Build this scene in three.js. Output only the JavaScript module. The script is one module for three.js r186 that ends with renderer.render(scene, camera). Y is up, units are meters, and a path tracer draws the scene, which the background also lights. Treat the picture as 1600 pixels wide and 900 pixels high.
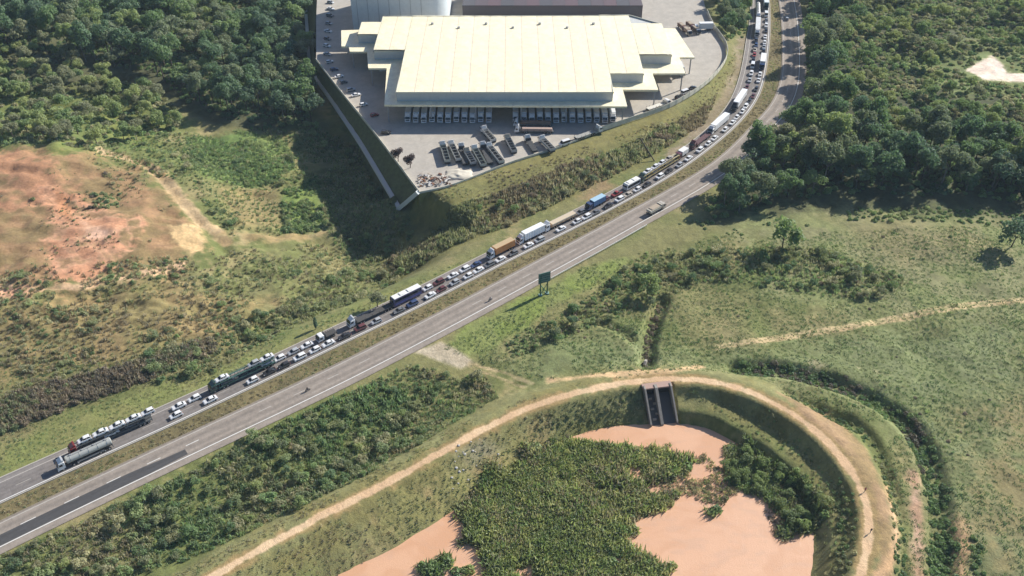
import * as THREE from 'three';
import { Sky } from 'three/addons/objects/Sky.js';
import { mergeGeometries } from 'three/addons/utils/BufferGeometryUtils.js';
import { MarchingCubes } from 'three/addons/objects/MarchingCubes.js';

// ------------------------------------------------------------------ camera, sky, sun, exposure
const scene = new THREE.Scene();
const CAM_H = 206, PITCH = 38 * Math.PI / 180, FOV = 34;
const camera = new THREE.PerspectiveCamera(FOV, 16 / 9, 1, 8000);
camera.position.set(0, CAM_H, 0);
camera.rotation.set(-PITCH, 0, 0);
const SUN_EL = 31.5 * Math.PI / 180;
const SUN = new THREE.Vector3(0.8 * Math.cos(SUN_EL), Math.sin(SUN_EL), -0.6 * Math.cos(SUN_EL)).normalize();
const sky = new Sky();
sky.name = 'sky'; sky.scale.setScalar(6000);
sky.material.uniforms.sunPosition.value.copy(SUN);
sky.material.uniforms.turbidity.value = 3;
sky.material.uniforms.rayleigh.value = 1.2;
sky.material.uniforms.mieCoefficient.value = 0.004;
sky.userData = { kind: 'structure' };
scene.add(sky);
scene.environmentIntensity = 0.14;
const sun = new THREE.DirectionalLight(new THREE.Color().setRGB(1, 0.945, 0.86), 5);
sun.target.position.set(0, 0, -320);
sun.position.copy(sun.target.position).addScaledVector(SUN, 900);
sun.castShadow = true;
Object.assign(sun.shadow.camera, { left: -420, right: 420, top: 330, bottom: -330, near: 100, far: 2000 });
sun.shadow.mapSize.set(4096, 4096);
sun.name = 'sun';
scene.add(sun, sun.target);
const renderer = new THREE.WebGLRenderer({ antialias: true });
renderer.shadowMap.enabled = true;
renderer.toneMapping = THREE.LinearToneMapping;
renderer.toneMappingExposure = 1.44;
scene.fog = new THREE.FogExp2(new THREE.Color('#b9cbd6'), 0.00008);

// ------------------------------------------------------------------ helpers
function rng(seed) { let a = seed >>> 0; return () => { a = (a + 0x6D2B79F5) | 0; let t = Math.imul(a ^ (a >>> 15), 1 | a); t = (t + Math.imul(t ^ (t >>> 7), 61 | t)) ^ t; return ((t ^ (t >>> 14)) >>> 0) / 4294967296; }; }
const R = rng(7);
const clamp = (v, a = 0, b = 1) => v < a ? a : v > b ? b : v;
const sstep = (a, b, v) => { const t = clamp((v - a) / (b - a)); return t * t * (3 - 2 * t); };
const lerp = (a, b, t) => a + (b - a) * t;
// survey helper: the ground point (x, z) at height h that the photograph shows at pixel (px, py) of 1600 x 900
const FPX = 450 / Math.tan(FOV * Math.PI / 360), CT = Math.cos(PITCH), ST = Math.sin(PITCH);
function at(px, py, h = 0) {
  const a = (px - 800) / FPX, b = -(py - 450) / FPX, t = (h - CAM_H) / (b * CT - ST);
  return [a * t, (-CT - b * ST) * t];
}
const pts = (list, h = 0) => list.map(([x, y]) => at(x, y, h));
// value noise
const NT = (() => { const r = rng(99), a = new Float32Array(65536); for (let i = 0; i < 65536; i++) a[i] = r(); return a; })();
function vn(x, y) {
  const xi = Math.floor(x), yi = Math.floor(y); let fx = x - xi, fy = y - yi; fx = fx * fx * (3 - 2 * fx); fy = fy * fy * (3 - 2 * fy);
  const x0 = xi & 255, x1 = (xi + 1) & 255, y0 = (yi & 255) << 8, y1 = ((yi + 1) & 255) << 8;
  const a = NT[y0 | x0], b = NT[y0 | x1], c = NT[y1 | x0], d = NT[y1 | x1];
  return a + (b - a) * fx + (c - a + (a - b - c + d) * fx) * fy;
}
const fbm = (x, y) => 0.5 * vn(x, y) + 0.27 * vn(x * 2.13 + 17, y * 2.13 + 5) + 0.15 * vn(x * 4.3 + 3, y * 4.3 + 41) + 0.08 * vn(x * 8.7 + 9, y * 8.7);
const names = {};
function numbered(n) { const k = names[n] = (names[n] ?? -1) + 1; return k ? `${n}_${String(k).padStart(3, '0')}` : n; }
const shadowed = o => o.traverse(m => { if (m.isMesh) { m.castShadow = true; m.receiveShadow = true; } });
function tag(o, label, category, group) { o.userData.label = label; o.userData.category = category; if (group) o.userData.group = group; return o; }
function structure(name, geo, mat) { const m = new THREE.Mesh(geo, mat); m.name = numbered(name); m.userData = { kind: 'structure' }; scene.add(m); return m; }
function thing(name, label, category, group) { const g = new THREE.Group(); g.name = numbered(name); scene.add(g); return tag(g, label, category, group); }
function part(parent, name, geo, mat) { const m = new THREE.Mesh(geo, mat); m.name = name; parent.add(m); return m; }
function inPoly(p, x, z) { let c = false; for (let i = 0, j = p.length - 1; i < p.length; j = i++) { const [xi, zi] = p[i], [xj, zj] = p[j]; if ((zi > z) !== (zj > z) && x < (xj - xi) * (z - zi) / (zj - zi) + xi) c = !c; } return c; }
function segDist(p, x, z, closed) {   // distance to a polyline
  let m = 1e9; const n = closed ? p.length : p.length - 1;
  for (let i = 0; i < n; i++) {
    const a = p[i], b = p[(i + 1) % p.length], dx = b[0] - a[0], dz = b[1] - a[1];
    const t = clamp(((x - a[0]) * dx + (z - a[1]) * dz) / (dx * dx + dz * dz)), ex = x - a[0] - dx * t, ez = z - a[1] - dz * t, d = ex * ex + ez * ez;
    if (d < m) m = d;
  }
  return Math.sqrt(m);
}
function bbox(p, pad) { let a = 1e9, b = 1e9, c = -1e9, d = -1e9; for (const [x, z] of p) { a = Math.min(a, x); b = Math.min(b, z); c = Math.max(c, x); d = Math.max(d, z); } return [a - pad, b - pad, c + pad, d + pad]; }
function smoothLine(p, step) { const c = new THREE.CatmullRomCurve3(p.map(([x, z]) => new THREE.Vector3(x, 0, z)), false, 'centripetal'); const n = Math.max(2, Math.round(c.getLength() / step)); return c.getSpacedPoints(n).map(v => [v.x, v.z]); }
function tangents(p) { return p.map((_, i) => { const a = p[Math.max(0, i - 1)], b = p[Math.min(p.length - 1, i + 1)], l = Math.hypot(b[0] - a[0], b[1] - a[1]); return [(b[0] - a[0]) / l, (b[1] - a[1]) / l]; }); }
function offsetLine(p, d) { const t = tangents(p); return p.map(([x, z], i) => { const o = typeof d === 'function' ? d(i / (p.length - 1), x, z) : d; return [x + t[i][1] * o, z - t[i][0] * o]; }); }   // d > 0: left of travel (seen from above)
const lin = (r, g, b) => new THREE.Color().setRGB(r, g, b);
const std = (c, rough = 0.8, extra = {}) => new THREE.MeshStandardMaterial({ color: c, roughness: rough, metalness: 0, ...extra });

// ------------------------------------------------------------------ survey: roads, dam, lot
const upR = smoothLine([[-215, -112], [-172, -143], [-140.4, -167.8], [-124, -180.3], [-102, -196.8], [-78.5, -215.3], [-57, -232.8], [-35, -250.5], [0, -280.6], [40.8, -315.5], [70, -343.5], [91.3, -368.7], [106, -389.6], [116.7, -409.5], [124.5, -430], [139.5, -486], [150, -536.6], [163, -620]], 4);
const upW = (t, x, z) => 9.3 + 2.6 * sstep(-360, -430, z) - 1.2 * sstep(-470, -520, z);
const upL = offsetLine(upR, upW);
const loL = smoothLine([[-208, -103], [-170, -135.5], [-138, -161.4], [-114, -180], [-92, -196.7], [-57.5, -223], [-28.4, -247.3], [14.3, -284.6], [40, -307.5], [85.3, -350.5], [111, -386.5], [123.4, -406.9], [132.8, -430.9], [146.5, -487.5], [155.7, -536.6], [168, -620]], 4);
const loR = offsetLine(loL, (t, x, z) => -(11.2 + 0.8 * sstep(-300, -400, z)));
const hwMid = upR.map((p, i) => { const q = loL[Math.min(loL.length - 1, Math.round(i * (loL.length - 1) / (upR.length - 1)))]; return [(p[0] + q[0]) / 2, (p[1] + q[1]) / 2]; });
const upC = offsetLine(upR, 4.6), loC = offsetLine(loL, -5.6);
const damLine = smoothLine([[-135, -95], [-104, -121], [-75.3, -144.8], [-56.6, -159.7], [-35.9, -174.2], [-15, -190.4], [3.9, -203.5], [26, -212.7], [48.6, -217], [66.4, -214.7], [80.6, -206.2], [89.7, -195.5], [94.6, -185.4], [97.3, -172.4], [96, -160.3], [89.2, -144.8], [80, -130], [68, -112], [55, -95]], 3);
const pondPoly = damLine.concat([[0, -60], [-100, -70]]);
const LOT = 5, BASE = -5, WATER = -7;
const lotTop = pts([[497, -40], [494, 30], [494, 95], [535, 148], [580, 203], [655, 302]], LOT);
const lotFront = pts([[700, 292], [800, 254], [870, 232], [940, 205], [1050, 166], [1110, 126], [1135, 92], [1134, 72], [1114, 42], [1104, 20], [1090, -40]], LOT);
const lotPoly = lotTop.concat(lotFront);
const lotFoot = pts([[478, -30], [482, 40], [490, 108], [523, 160], [562, 218], [627, 326]], BASE);
const lotAll = lotFoot.concat(lotFront);
const cornerT = lotTop[5], cornerB = lotFoot[5];

// ------------------------------------------------------------------ terrain height
const hc = [[0, 450, 4], [150, 350, 6], [40, 250, 9], [300, 330, 0], [250, 270, 2], [560, 408, -17], [575, 395, -17], [500, 270, -16], [520, 330, -17], [380, 250, -9], [450, 330, -14], [600, 375, -15], [300, 480, 0], [420, 430, -6], [480, 440, -6], [100, 600, 2], [0, 640, 2], [200, 550, 2], [400, 150, -4], [300, 120, 0], [250, 40, 6], [0, 50, 12], [-300, 100, 14], [-300, 400, 8], [470, 150, -12], [480, 60, -8], [470, 0, -3], [1400, 450, -3], [1500, 700, -4], [1600, 850, -4], [900, 500, -3], [1050, 470, -3.5], [1100, 420, -2], [1250, 380, -1], [1400, 330, 0], [1400, 200, 3], [1550, 110, 4], [1800, 100, 5], [1800, 500, -2], [1300, 80, 2], [400, 780, -4], [200, 850, -4], [600, 680, -4], [700, 600, -3], [50, 900, -5], [1200, 560, -3.5], [800, 560, -3], [700, 340, 3], [900, 280, 3], [1100, -30, 3], [800, -60, 4]]
  .map(([x, y, h]) => [...at(x, y, h), h]);
function coarse(x, z) { let s = 0, w = 0; for (const [cx, cz, h] of hc) { const d2 = (x - cx) ** 2 + (z - cz) ** 2, k = 1 / (d2 * Math.sqrt(d2) + 6000); s += k * h; w += k; } return s / w; }
const CG = 8, CX = -520, CZ = -720, CW = 131, CD = 95, cg = new Float32Array(CW * CD);
for (let j = 0; j < CD; j++) for (let i = 0; i < CW; i++) cg[j * CW + i] = coarse(CX + i * CG, CZ + j * CG);
function cgAt(x, z) { const u = clamp((x - CX) / CG, 0, CW - 1.01), v = clamp((z - CZ) / CG, 0, CD - 1.01), i = u | 0, j = v | 0, f = u - i, g = v - j, k = j * CW + i; return lerp(lerp(cg[k], cg[k + 1], f), lerp(cg[k + CW], cg[k + CW + 1], f), g); }
const stream = smoothLine(pts([[1035, 470], [1020, 505], [1012, 540], [1012, 580]], -3), 3);
const gully = smoothLine(pts([[900, 490], [940, 505], [975, 520], [1000, 545]], -3), 3);
const ditchA = smoothLine(pts([[1150, 578], [1230, 583], [1320, 605], [1400, 645], [1440, 690], [1458, 740], [1468, 800], [1475, 960]], -4), 3);
const ditchB = smoothLine(pts([[1225, 615], [1290, 640], [1345, 665], [1375, 710], [1393, 770], [1405, 880], [1400, 960]], -3), 3);
const scarA = smoothLine(pts([[165, 238], [225, 256], [265, 295], [300, 330], [352, 376]], 1), 3);
const bbS = [stream, gully, ditchA, ditchB, scarA].map(p => bbox(p, 9));
const inB = (b, x, z) => x > b[0] && x < b[2] && z > b[1] && z < b[3];
const bbDam = bbox(damLine, 26), bbLot = bbox(lotAll, 50);
const chuteA = at(1024, 597), chuteE = at(1042, 662, WATER), chuteL = Math.hypot(chuteE[0] - chuteA[0], chuteE[1] - chuteA[1]), chuteAng = Math.atan2(chuteE[0] - chuteA[0] - 1, chuteE[1] - chuteA[1]);
function height(x, z) {
  let h = cgAt(x, z) + (fbm(x * 0.035, z * 0.035) - 0.5) * 3.2 + (fbm(x * 0.16 + 50, z * 0.16) - 0.5) * 0.9;
  { const lh = sstep(-40, -75, x) * sstep(-225, -245, z) * (1 - sstep(-400, -440, z)); if (lh > 0) { const r1 = 1 - Math.abs(2 * fbm(x * 0.05 + 9, z * 0.09 + 2) - 1), r2 = 1 - Math.abs(2 * vn(x * 0.21, z * 0.3 + 7) - 1); h += lh * ((r1 - 0.7) * 3.2 + (r2 - 0.5) * 0.9 + (vn(x * 0.55, z * 0.55) - 0.5) * 0.5); } }
  [[0, 2.4, 4], [1, 1.0, 3], [2, 2.0, 5], [3, 1.3, 3.5], [4, 1.4, 2.6]].forEach(([k, dep, w]) => { if (inB(bbS[k], x, z)) { const d = segDist([stream, gully, ditchA, ditchB, scarA][k], x, z); h -= dep * (1 - sstep(w * 0.25, w, d)); } });
  if (inB(bbLot, x, z)) {
    const inside = inPoly(lotAll, x, z), dl = segDist(lotFoot, x, z);
    const side = (cornerB[1] - cornerT[1]) * (x - cornerT[0]) - (cornerB[0] - cornerT[0]) * (z - cornerT[1]);   // > 0 on the valley side
    const L = Math.hypot(cornerB[0] - cornerT[0], cornerB[1] - cornerT[1]), sd = side / L;
    if (inside) h = lerp(BASE - 3, LOT - 0.4, Math.max(sstep(8, 20, segDist(lotTop, x, z)), sstep(-2, 6, -sd) * sstep(12, 3, segDist([cornerT, ...lotFront], x, z))));
    else {
      const df = segDist([cornerT, ...lotFront], x, z), k = sstep(-4, 0.5, -sd);
      h = lerp(h, lerp(LOT - 0.35, h, sstep(2.5, 32, df)), k);
      if (dl < 22 && sd > -2) h = lerp(BASE - 0.2, h, sstep(0, 22, dl));
    }
  }
  const dr = Math.min(segDist(upC, x, z), segDist(loC, x, z));
  if (dr < 26) h = lerp(-0.12 - 0.25 * sstep(6.2, 8.5, dr), h, sstep(8.5, 24, dr));
  if (inB(bbDam, x, z)) {
    const d = segDist(damLine, x, z);
    if (inPoly(pondPoly, x, z)) {
      const phi = Math.atan2(-(z + 165), x - 37) * 180 / Math.PI, b = Math.exp(-(((phi - 35) / 38) ** 2)), D = 8.2 + 12 * b + 5 * sstep(110, 165, Math.abs(phi)) + 1.5 * (vn(x * 0.12, z * 0.12) - 0.5), u = (d - 2.4) / D;
      let f = u < 0 ? 0 : -7.4 * clamp(u, 0, 1.25);
      const g = u < 0.02 ? 0 : u < 0.2 ? -3.6 * (u - 0.02) / 0.18 : u < 0.54 ? -3.6 - 0.4 * (u - 0.2) / 0.34 : -4 - 4.6 * clamp((u - 0.54) / 0.19, 0, 1);
      h = lerp(f, g, b) + (u > 0 ? (fbm(x * 0.2, z * 0.2) - 0.5) * 0.7 : 0);
      if (u > 1) h = Math.min(h, WATER - 0.35);
      const cu = (x - chuteA[0]) * Math.sin(chuteAng) + (z - chuteA[1]) * Math.cos(chuteAng), cv = (x - chuteA[0]) * Math.cos(chuteAng) - (z - chuteA[1]) * Math.sin(chuteAng);
      if (Math.abs(cv) < 4.4 && cu > 1.2 && cu < chuteL + 2) h = Math.min(h, lerp(-3.2, WATER - 1, clamp((cu - 1.2) / (chuteL - 1.2))));
    } else h = lerp(0, h, sstep(2.6, 13, d));
  } else if (inPoly(pondPoly, x, z)) h = WATER - 1.5;
  return h;
}
function tile(x0, x1, z0, z1, step) {
  const nx = Math.round((x1 - x0) / step) + 1, nz = Math.round((z1 - z0) / step) + 1, a = new Float32Array(nx * nz);
  for (let j = 0; j < nz; j++) for (let i = 0; i < nx; i++) a[j * nx + i] = height(x0 + i * step, z0 + j * step);
  return { x0, x1, z0, z1, step, nx, nz, a };
}
const NEAR = tile(-208, 208, -260, -100, 0.8), FAR = tile(-448, 448, -640, -260, 1.6);
for (let i = 0; i < NEAR.nx; i++) { const u = (NEAR.x0 + i * NEAR.step - FAR.x0) / FAR.step, k = Math.floor(u + 1e-6), f = u - k, q = (FAR.nz - 1) * FAR.nx; NEAR.a[i] = f < 0.01 ? FAR.a[q + k] : lerp(FAR.a[q + k], FAR.a[q + k + 1], f); }
function H(x, z) {
  const T = z > -260 && Math.abs(x) < 207 ? NEAR : FAR;
  const u = clamp((x - T.x0) / T.step, 0, T.nx - 1.01), v = clamp((z - T.z0) / T.step, 0, T.nz - 1.01), i = u | 0, j = v | 0, f = u - i, g = v - j, k = j * T.nx + i;
  return lerp(lerp(T.a[k], T.a[k + 1], f), lerp(T.a[k + T.nx], T.a[k + T.nx + 1], f), g);
}
function onGround(px, py) { let h = 0, p; for (let k = 0; k < 6; k++) { p = at(px, py, h); h = H(p[0], p[1]); } return [p[0], h, p[1]]; }
function gpts(list) { return list.map(([x, y]) => { const p = onGround(x, y); return [p[0], p[2]]; }); }

// ------------------------------------------------------------------ ground colours: what grows or lies where
const hex = s => [parseInt(s.slice(1, 3), 16), parseInt(s.slice(3, 5), 16), parseInt(s.slice(5, 7), 16)];
const zones = [];
function zone(poly, c1, c2, o = {}) {   // polygon or (line: half width) of a ground cover, with ragged edges
  const P = o.raw ? poly : gpts(poly), line = o.line, p = line ? smoothLine(P, 2.5) : P;
  const b = bbox(p, (line || 0) + 8), W = Math.ceil(b[2] - b[0]) + 2, D = Math.ceil(b[3] - b[1]) + 2, g = new Float32Array(W * D);
  for (let j = 0; j < D; j++) for (let i = 0; i < W; i++) { const x = b[0] + i, z = b[1] + j; g[j * W + i] = line ? line - segDist(p, x, z) : (inPoly(p, x, z) ? 1 : -1) * segDist(p, x, z, true); }
  zones.push({ b, W, D, g, c1: hex(c1), c2: hex(c2), rag: o.rag ?? 3, soft: o.soft ?? 1.5, alpha: o.alpha ?? 1, sc: o.sc ?? 0.12, patch: o.patch ?? 0, smooth: o.smooth ?? 0, seed: zones.length * 13.7 });
}
// woods: leaf litter
zone([[-150, -60], [505, -60], [500, 60], [490, 190], [440, 205], [330, 195], [260, 160], [0, 150], [-150, 150]], '#57573a', '#494b30', { rag: 6, soft: 6 });
zone([[1262, -60], [1262, 80], [1225, 190], [1150, 290], [1090, 345], [1190, 352], [1300, 330], [1450, 335], [1800, 340], [1800, -60]], '#55583a', '#47492e', { rag: 6, soft: 6 });
zone([[1470, 60], [1800, 40], [1800, 170], [1500, 150], [1420, 120]], '#76804e', '#6b7340', { rag: 6, soft: 5 });
// greens
zone([[-100, 140], [150, 140], [270, 180], [250, 225], [120, 245], [-100, 260]], '#74793f', '#666f3c', { rag: 5, soft: 5 });
zone([[290, 215], [380, 205], [445, 215], [462, 262], [430, 285], [360, 288], [305, 265]], '#667a40', '#6f7c44', { rag: 3, soft: 2 });
zone([[440, 300], [495, 280], [505, 360], [440, 365]], '#66783c', '#72803f', { rag: 2, soft: 2 });
zone([[340, 290], [440, 288], [438, 352], [370, 350]], '#8c7c52', '#857850', { rag: 2, soft: 3 });
zone([[0, 470], [250, 440], [420, 470], [380, 540], [200, 560], [0, 600]], '#81744a', '#8c7850', { rag: 8, soft: 8 });
// red soil pit
zone([[-80, 240], [120, 238], [215, 258], [290, 320], [320, 390], [270, 425], [150, 445], [-80, 465]], '#9c7a58', '#86704c', { rag: 12, soft: 6, alpha: 0.95, sc: 0.11 });
zone([[-80, 250], [60, 240], [120, 290], [100, 330], [-80, 330]], '#b08062', '#a27858', { rag: 8, soft: 4, patch: 0.36 });
zone([[60, 285], [120, 300], [160, 325], [220, 350], [205, 390], [165, 412], [130, 440], [70, 435], [80, 360]], '#c29474', '#b58463', { rag: 6, soft: 2, patch: 0.3, sc: 0.2 });
zone([[130, 345], [185, 358], [170, 375], [135, 372]], '#d6ad90', '#caa080', { rag: 2, soft: 2 });
zone([[90, 300], [112, 318], [115, 345], [95, 335]], '#b8835c', '#b07c56', { rag: 2, soft: 2 });
zone([[265, 352], [315, 355], [322, 385], [300, 398], [278, 378]], '#cdb488', '#c8a878', { rag: 2, soft: 1.5 });
zone([[-80, 462], [0, 452], [90, 448], [150, 440], [215, 428], [282, 412]], '#c9a784', '#bd9c76', { line: 1.8, rag: 2, soft: 1.5, patch: 0.25 });
zone([[-20, 455], [40, 448], [40, 462], [-20, 465]], '#d0a081', '#c99a7a', { rag: 2, soft: 2 });
zone([[160, 236], [225, 255], [268, 292], [300, 330], [355, 378]], '#b39a74', '#a58a62', { line: 2.8, rag: 1.5, soft: 1 });
zone([[340, 372], [430, 372], [520, 360], [575, 352]], '#9c8a64', '#958158', { line: 3, rag: 3, soft: 2, patch: 0.3 });
zone([[490, 180], [560, 220], [625, 330], [610, 400], [560, 415], [520, 360], [505, 280]], '#5d6340', '#555a3c', { rag: 4, soft: 5 });
// dry brush bank above the highway
zone([[-60, 640], [60, 600], [200, 570], [330, 525], [340, 550], [220, 600], [60, 660], [-60, 705]], '#6d6242', '#625a3c', { rag: 4, soft: 4 });
zone([[-60, 720], [110, 655], [300, 590], [420, 540], [560, 470], [660, 435], [740, 398], [730, 412], [560, 490], [420, 552], [250, 640], [100, 706], [-60, 770]], '#767a45', '#7c7a4a', { rag: 2, soft: 2 });
// lot slope
zone([[660, 305], [940, 210], [1060, 170], [1125, 110], [1150, 70], [1160, 120], [1110, 190], [980, 270], [800, 350], [640, 430], [580, 400]], '#7a7646', '#706c3e', { rag: 4, soft: 3 });
zone([[655, 306], [800, 262], [940, 216], [1050, 176]], '#7f7848', '#777040', { line: 4, rag: 2.5, soft: 2 });
zone([[900, 310], [940, 270], [960, 290], [930, 315]], '#8f7a58', '#84704e', { rag: 3, soft: 3 });
zone([[1050, 240], [1110, 185], [1150, 120], [1160, 60]], '#91826a', '#86785c', { line: 3, rag: 2, soft: 2, patch: 0.2 });
// median and roadside
zone(hwMid, '#766a48', '#6c6242', { raw: true, line: 4.6, rag: 1.5, soft: 1 });
zone([[690, 545], [720, 515], [850, 448], [900, 420], [985, 400], [960, 425], [860, 480], [760, 555]], '#75803f', '#7a8048', { rag: 2, soft: 2 });
zone([[640, 550], [690, 535], [745, 568], [720, 575]], '#b4a68c', '#ab9c82', { rag: 1, soft: 1 });
zone([[735, 567], [790, 583], [835, 600]], '#b7a078', '#a8946c', { line: 0.6, rag: 0.6, soft: 0.5 });
zone([[730, 571], [780, 590], [820, 605]], '#b7a078', '#a8946c', { line: 0.6, rag: 0.6, soft: 0.5 });
// fields
zone([[800, 540], [1000, 520], [1100, 560], [1600, 480], [1700, 950], [1500, 950], [1440, 700], [1300, 600], [1000, 575], [840, 595]], '#7b8056', '#72784c', { rag: 10, soft: 10 });
zone([[1150, 330], [1600, 340], [1750, 380], [1750, 480], [1400, 500], [1200, 450]], '#7c8050', '#828058', { rag: 10, soft: 10 });
zone([[1290, 340], [1500, 350], [1560, 390], [1400, 410]], '#938660', '#8b7f58', { rag: 8, soft: 8, alpha: 0.7 });
zone([[1500, 640], [1620, 600], [1700, 800], [1560, 900], [1520, 780]], '#8a8058', '#857a52', { rag: 9, soft: 9, patch: 0.3 });
zone([[1120, 545], [1220, 530], [1330, 512], [1450, 490], [1530, 478], [1640, 470]], '#c9b084', '#bda278', { smooth: 0.6, line: 0.8, rag: 0.5, soft: 0.6 });
zone([[1120, 541], [1220, 525], [1330, 507], [1450, 484], [1530, 472], [1640, 464]], '#d4ba8c', '#c4aa80', { smooth: 0.6, line: 0.7, rag: 0.5, soft: 0.6 });
zone([[1270, 568], [1320, 572], [1390, 590]], '#b9a98a', '#a8997a', { line: 1.2, rag: 2, soft: 1, patch: 0.5 });
// dam, inner bank and outer strip
zone(damLine, '#827f52', '#7b7446', { raw: true, line: 9, rag: 2, soft: 3 });
zone([[1215, 612], [1295, 642], [1352, 700], [1384, 770], [1398, 850], [1394, 950], [1362, 950], [1370, 850], [1352, 770], [1310, 700], [1250, 650]], '#957a5a', '#8a7450', { rag: 2, soft: 1.5 });
zone([[1385, 760], [1400, 830], [1390, 880], [1350, 920]], '#c3a07c', '#b4906a', { line: 0.9, rag: 1, soft: 1 });
zone([[1428, 740], [1432, 800], [1434, 870], [1436, 950]], '#b3937a', '#a58468', { line: 1.4, rag: 1.5, soft: 1.5, patch: 0.2 });
zone([[1500, 815], [1505, 850], [1500, 930]], '#a98a66', '#9c8460', { line: 2, rag: 2, soft: 2 });
zone([[865, 594], [920, 588], [1000, 582], [1060, 578], [1092, 573]], '#c3a47a', '#b3966e', { line: 1.8, rag: 1.6, soft: 1 });
zone([[720, 690], [760, 680], [800, 700], [760, 760], [715, 770]], '#8e866c', '#857d60', { rag: 4, soft: 4 });
zone([[560, 810], [640, 770], [740, 720], [860, 660], [870, 675], [740, 775], [600, 845]], '#86804e', '#8f7d54', { rag: 3, soft: 3 });
zone(damLine, '#a08258', '#8f7a50', { raw: true, line: 2.3, rag: 1.2, soft: 0.8, patch: 0.35 });
zone(damLine, '#d6b790', '#c8a680', { raw: true, line: 1.15, rag: 0.8, soft: 0.4, smooth: 0.5 });
// pale soil on the far hillside
zone([[1505, 108], [1525, 100], [1550, 86], [1562, 95], [1575, 112], [1640, 120], [1600, 128], [1540, 124]], '#ead6c2', '#e2cbb4', { rag: 2, soft: 1.5 });
zone([[1585, 148], [1620, 150], [1620, 160], [1588, 158]], '#e0c0a0', '#d4b494', { rag: 1, soft: 1 });
function groundTexture(T, W, Hh) {
  const data = new Uint8Array(W * Hh * 4), A = hex('#7b774b'), B = hex('#6c713f'), C = hex('#8a7f56');
  for (let j = 0; j < Hh; j++) for (let i = 0; i < W; i++) {
    const x = T.x0 + (i + 0.5) / W * (T.x1 - T.x0), z = T.z1 - (j + 0.5) / Hh * (T.z1 - T.z0);
    const n1 = vn(x * 0.045, z * 0.045) * 0.6 + vn(x * 0.13 + 8, z * 0.13) * 0.4, n2 = vn(x * 0.55 + 3, z * 0.55 + 60), n3 = vn(x * 1.9, z * 1.9 + 31), n4 = vn(x * 4.7 + 77, z * 4.7);
    const k = sstep(0.3, 0.7, n1), k2 = sstep(0.55, 0.85, vn(x * 0.085 + 30, z * 0.085 + 11) * 0.7 + n2 * 0.3);
    let sm = 0, r = lerp(lerp(A[0], B[0], k), C[0], k2), g = lerp(lerp(A[1], B[1], k), C[1], k2), b = lerp(lerp(A[2], B[2], k), C[2], k2);
    for (const q of zones) {
      if (x < q.b[0] || z < q.b[1] || x > q.b[2] - 0.01 || z > q.b[3] - 0.01) continue;
      const u = x - q.b[0], v = z - q.b[1], a = u | 0, c = v | 0, f = u - a, h = v - c, m = c * q.W + a, G = q.g;
      const sd = lerp(lerp(G[m], G[m + 1], f), lerp(G[m + q.W], G[m + q.W + 1], f), h);
      const e = sd + (vn(x * 0.16 + q.seed, z * 0.16) - 0.5) * q.rag + (n2 - 0.5) * q.rag * 0.8 + (n3 - 0.5) * q.rag * 0.35;
      let al = sstep(-q.soft, q.soft, e) * q.alpha;
      if (al <= 0) continue;
      const pn = vn(x * q.sc + q.seed, z * q.sc + 9) * 0.55 + vn(x * q.sc * 3.1, z * q.sc * 3.1 + q.seed) * 0.3 + n2 * 0.15;
      if (q.patch) al *= sstep(q.patch - 0.12, q.patch + 0.22, pn);
      const w = sstep(0.35, 0.65, pn); sm = lerp(sm, q.smooth, al);
      r = lerp(r, lerp(q.c1[0], q.c2[0], w), al); g = lerp(g, lerp(q.c1[1], q.c2[1], w), al); b = lerp(b, lerp(q.c1[2], q.c2[2], w), al);
    }
    const s = lerp(0.84 + 0.16 * n2 + 0.14 * n3 + 0.12 * n4, 1, sm), o = (j * W + i) * 4;
    data[o] = clamp(r * s, 0, 255); data[o + 1] = clamp(g * s, 0, 255); data[o + 2] = clamp(b * s, 0, 255); data[o + 3] = 255;
  }
  const t = new THREE.DataTexture(data, W, Hh); t.colorSpace = THREE.SRGBColorSpace; t.magFilter = THREE.LinearFilter; t.minFilter = THREE.LinearMipmapLinearFilter; t.generateMipmaps = true; t.needsUpdate = true;
  return t;
}
const bumpTex = (() => { const n = 512, d = new Uint8Array(n * n * 4); for (let j = 0; j < n; j++) for (let i = 0; i < n; i++) { const x = i / n * 256, y = j / n * 256; const v = 255 * (0.4 * vn(x * 0.125, y * 0.125) + 0.3 * vn(x * 0.5, y * 0.5) + 0.3 * NT[((j >> 1) & 255) << 8 | ((i >> 1) & 255)]); const o = (j * n + i) * 4; d[o] = d[o + 1] = d[o + 2] = v; d[o + 3] = 255; } const t = new THREE.DataTexture(d, n, n); t.wrapS = t.wrapT = THREE.RepeatWrapping; t.magFilter = THREE.LinearFilter; t.needsUpdate = true; return t; })();
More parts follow.
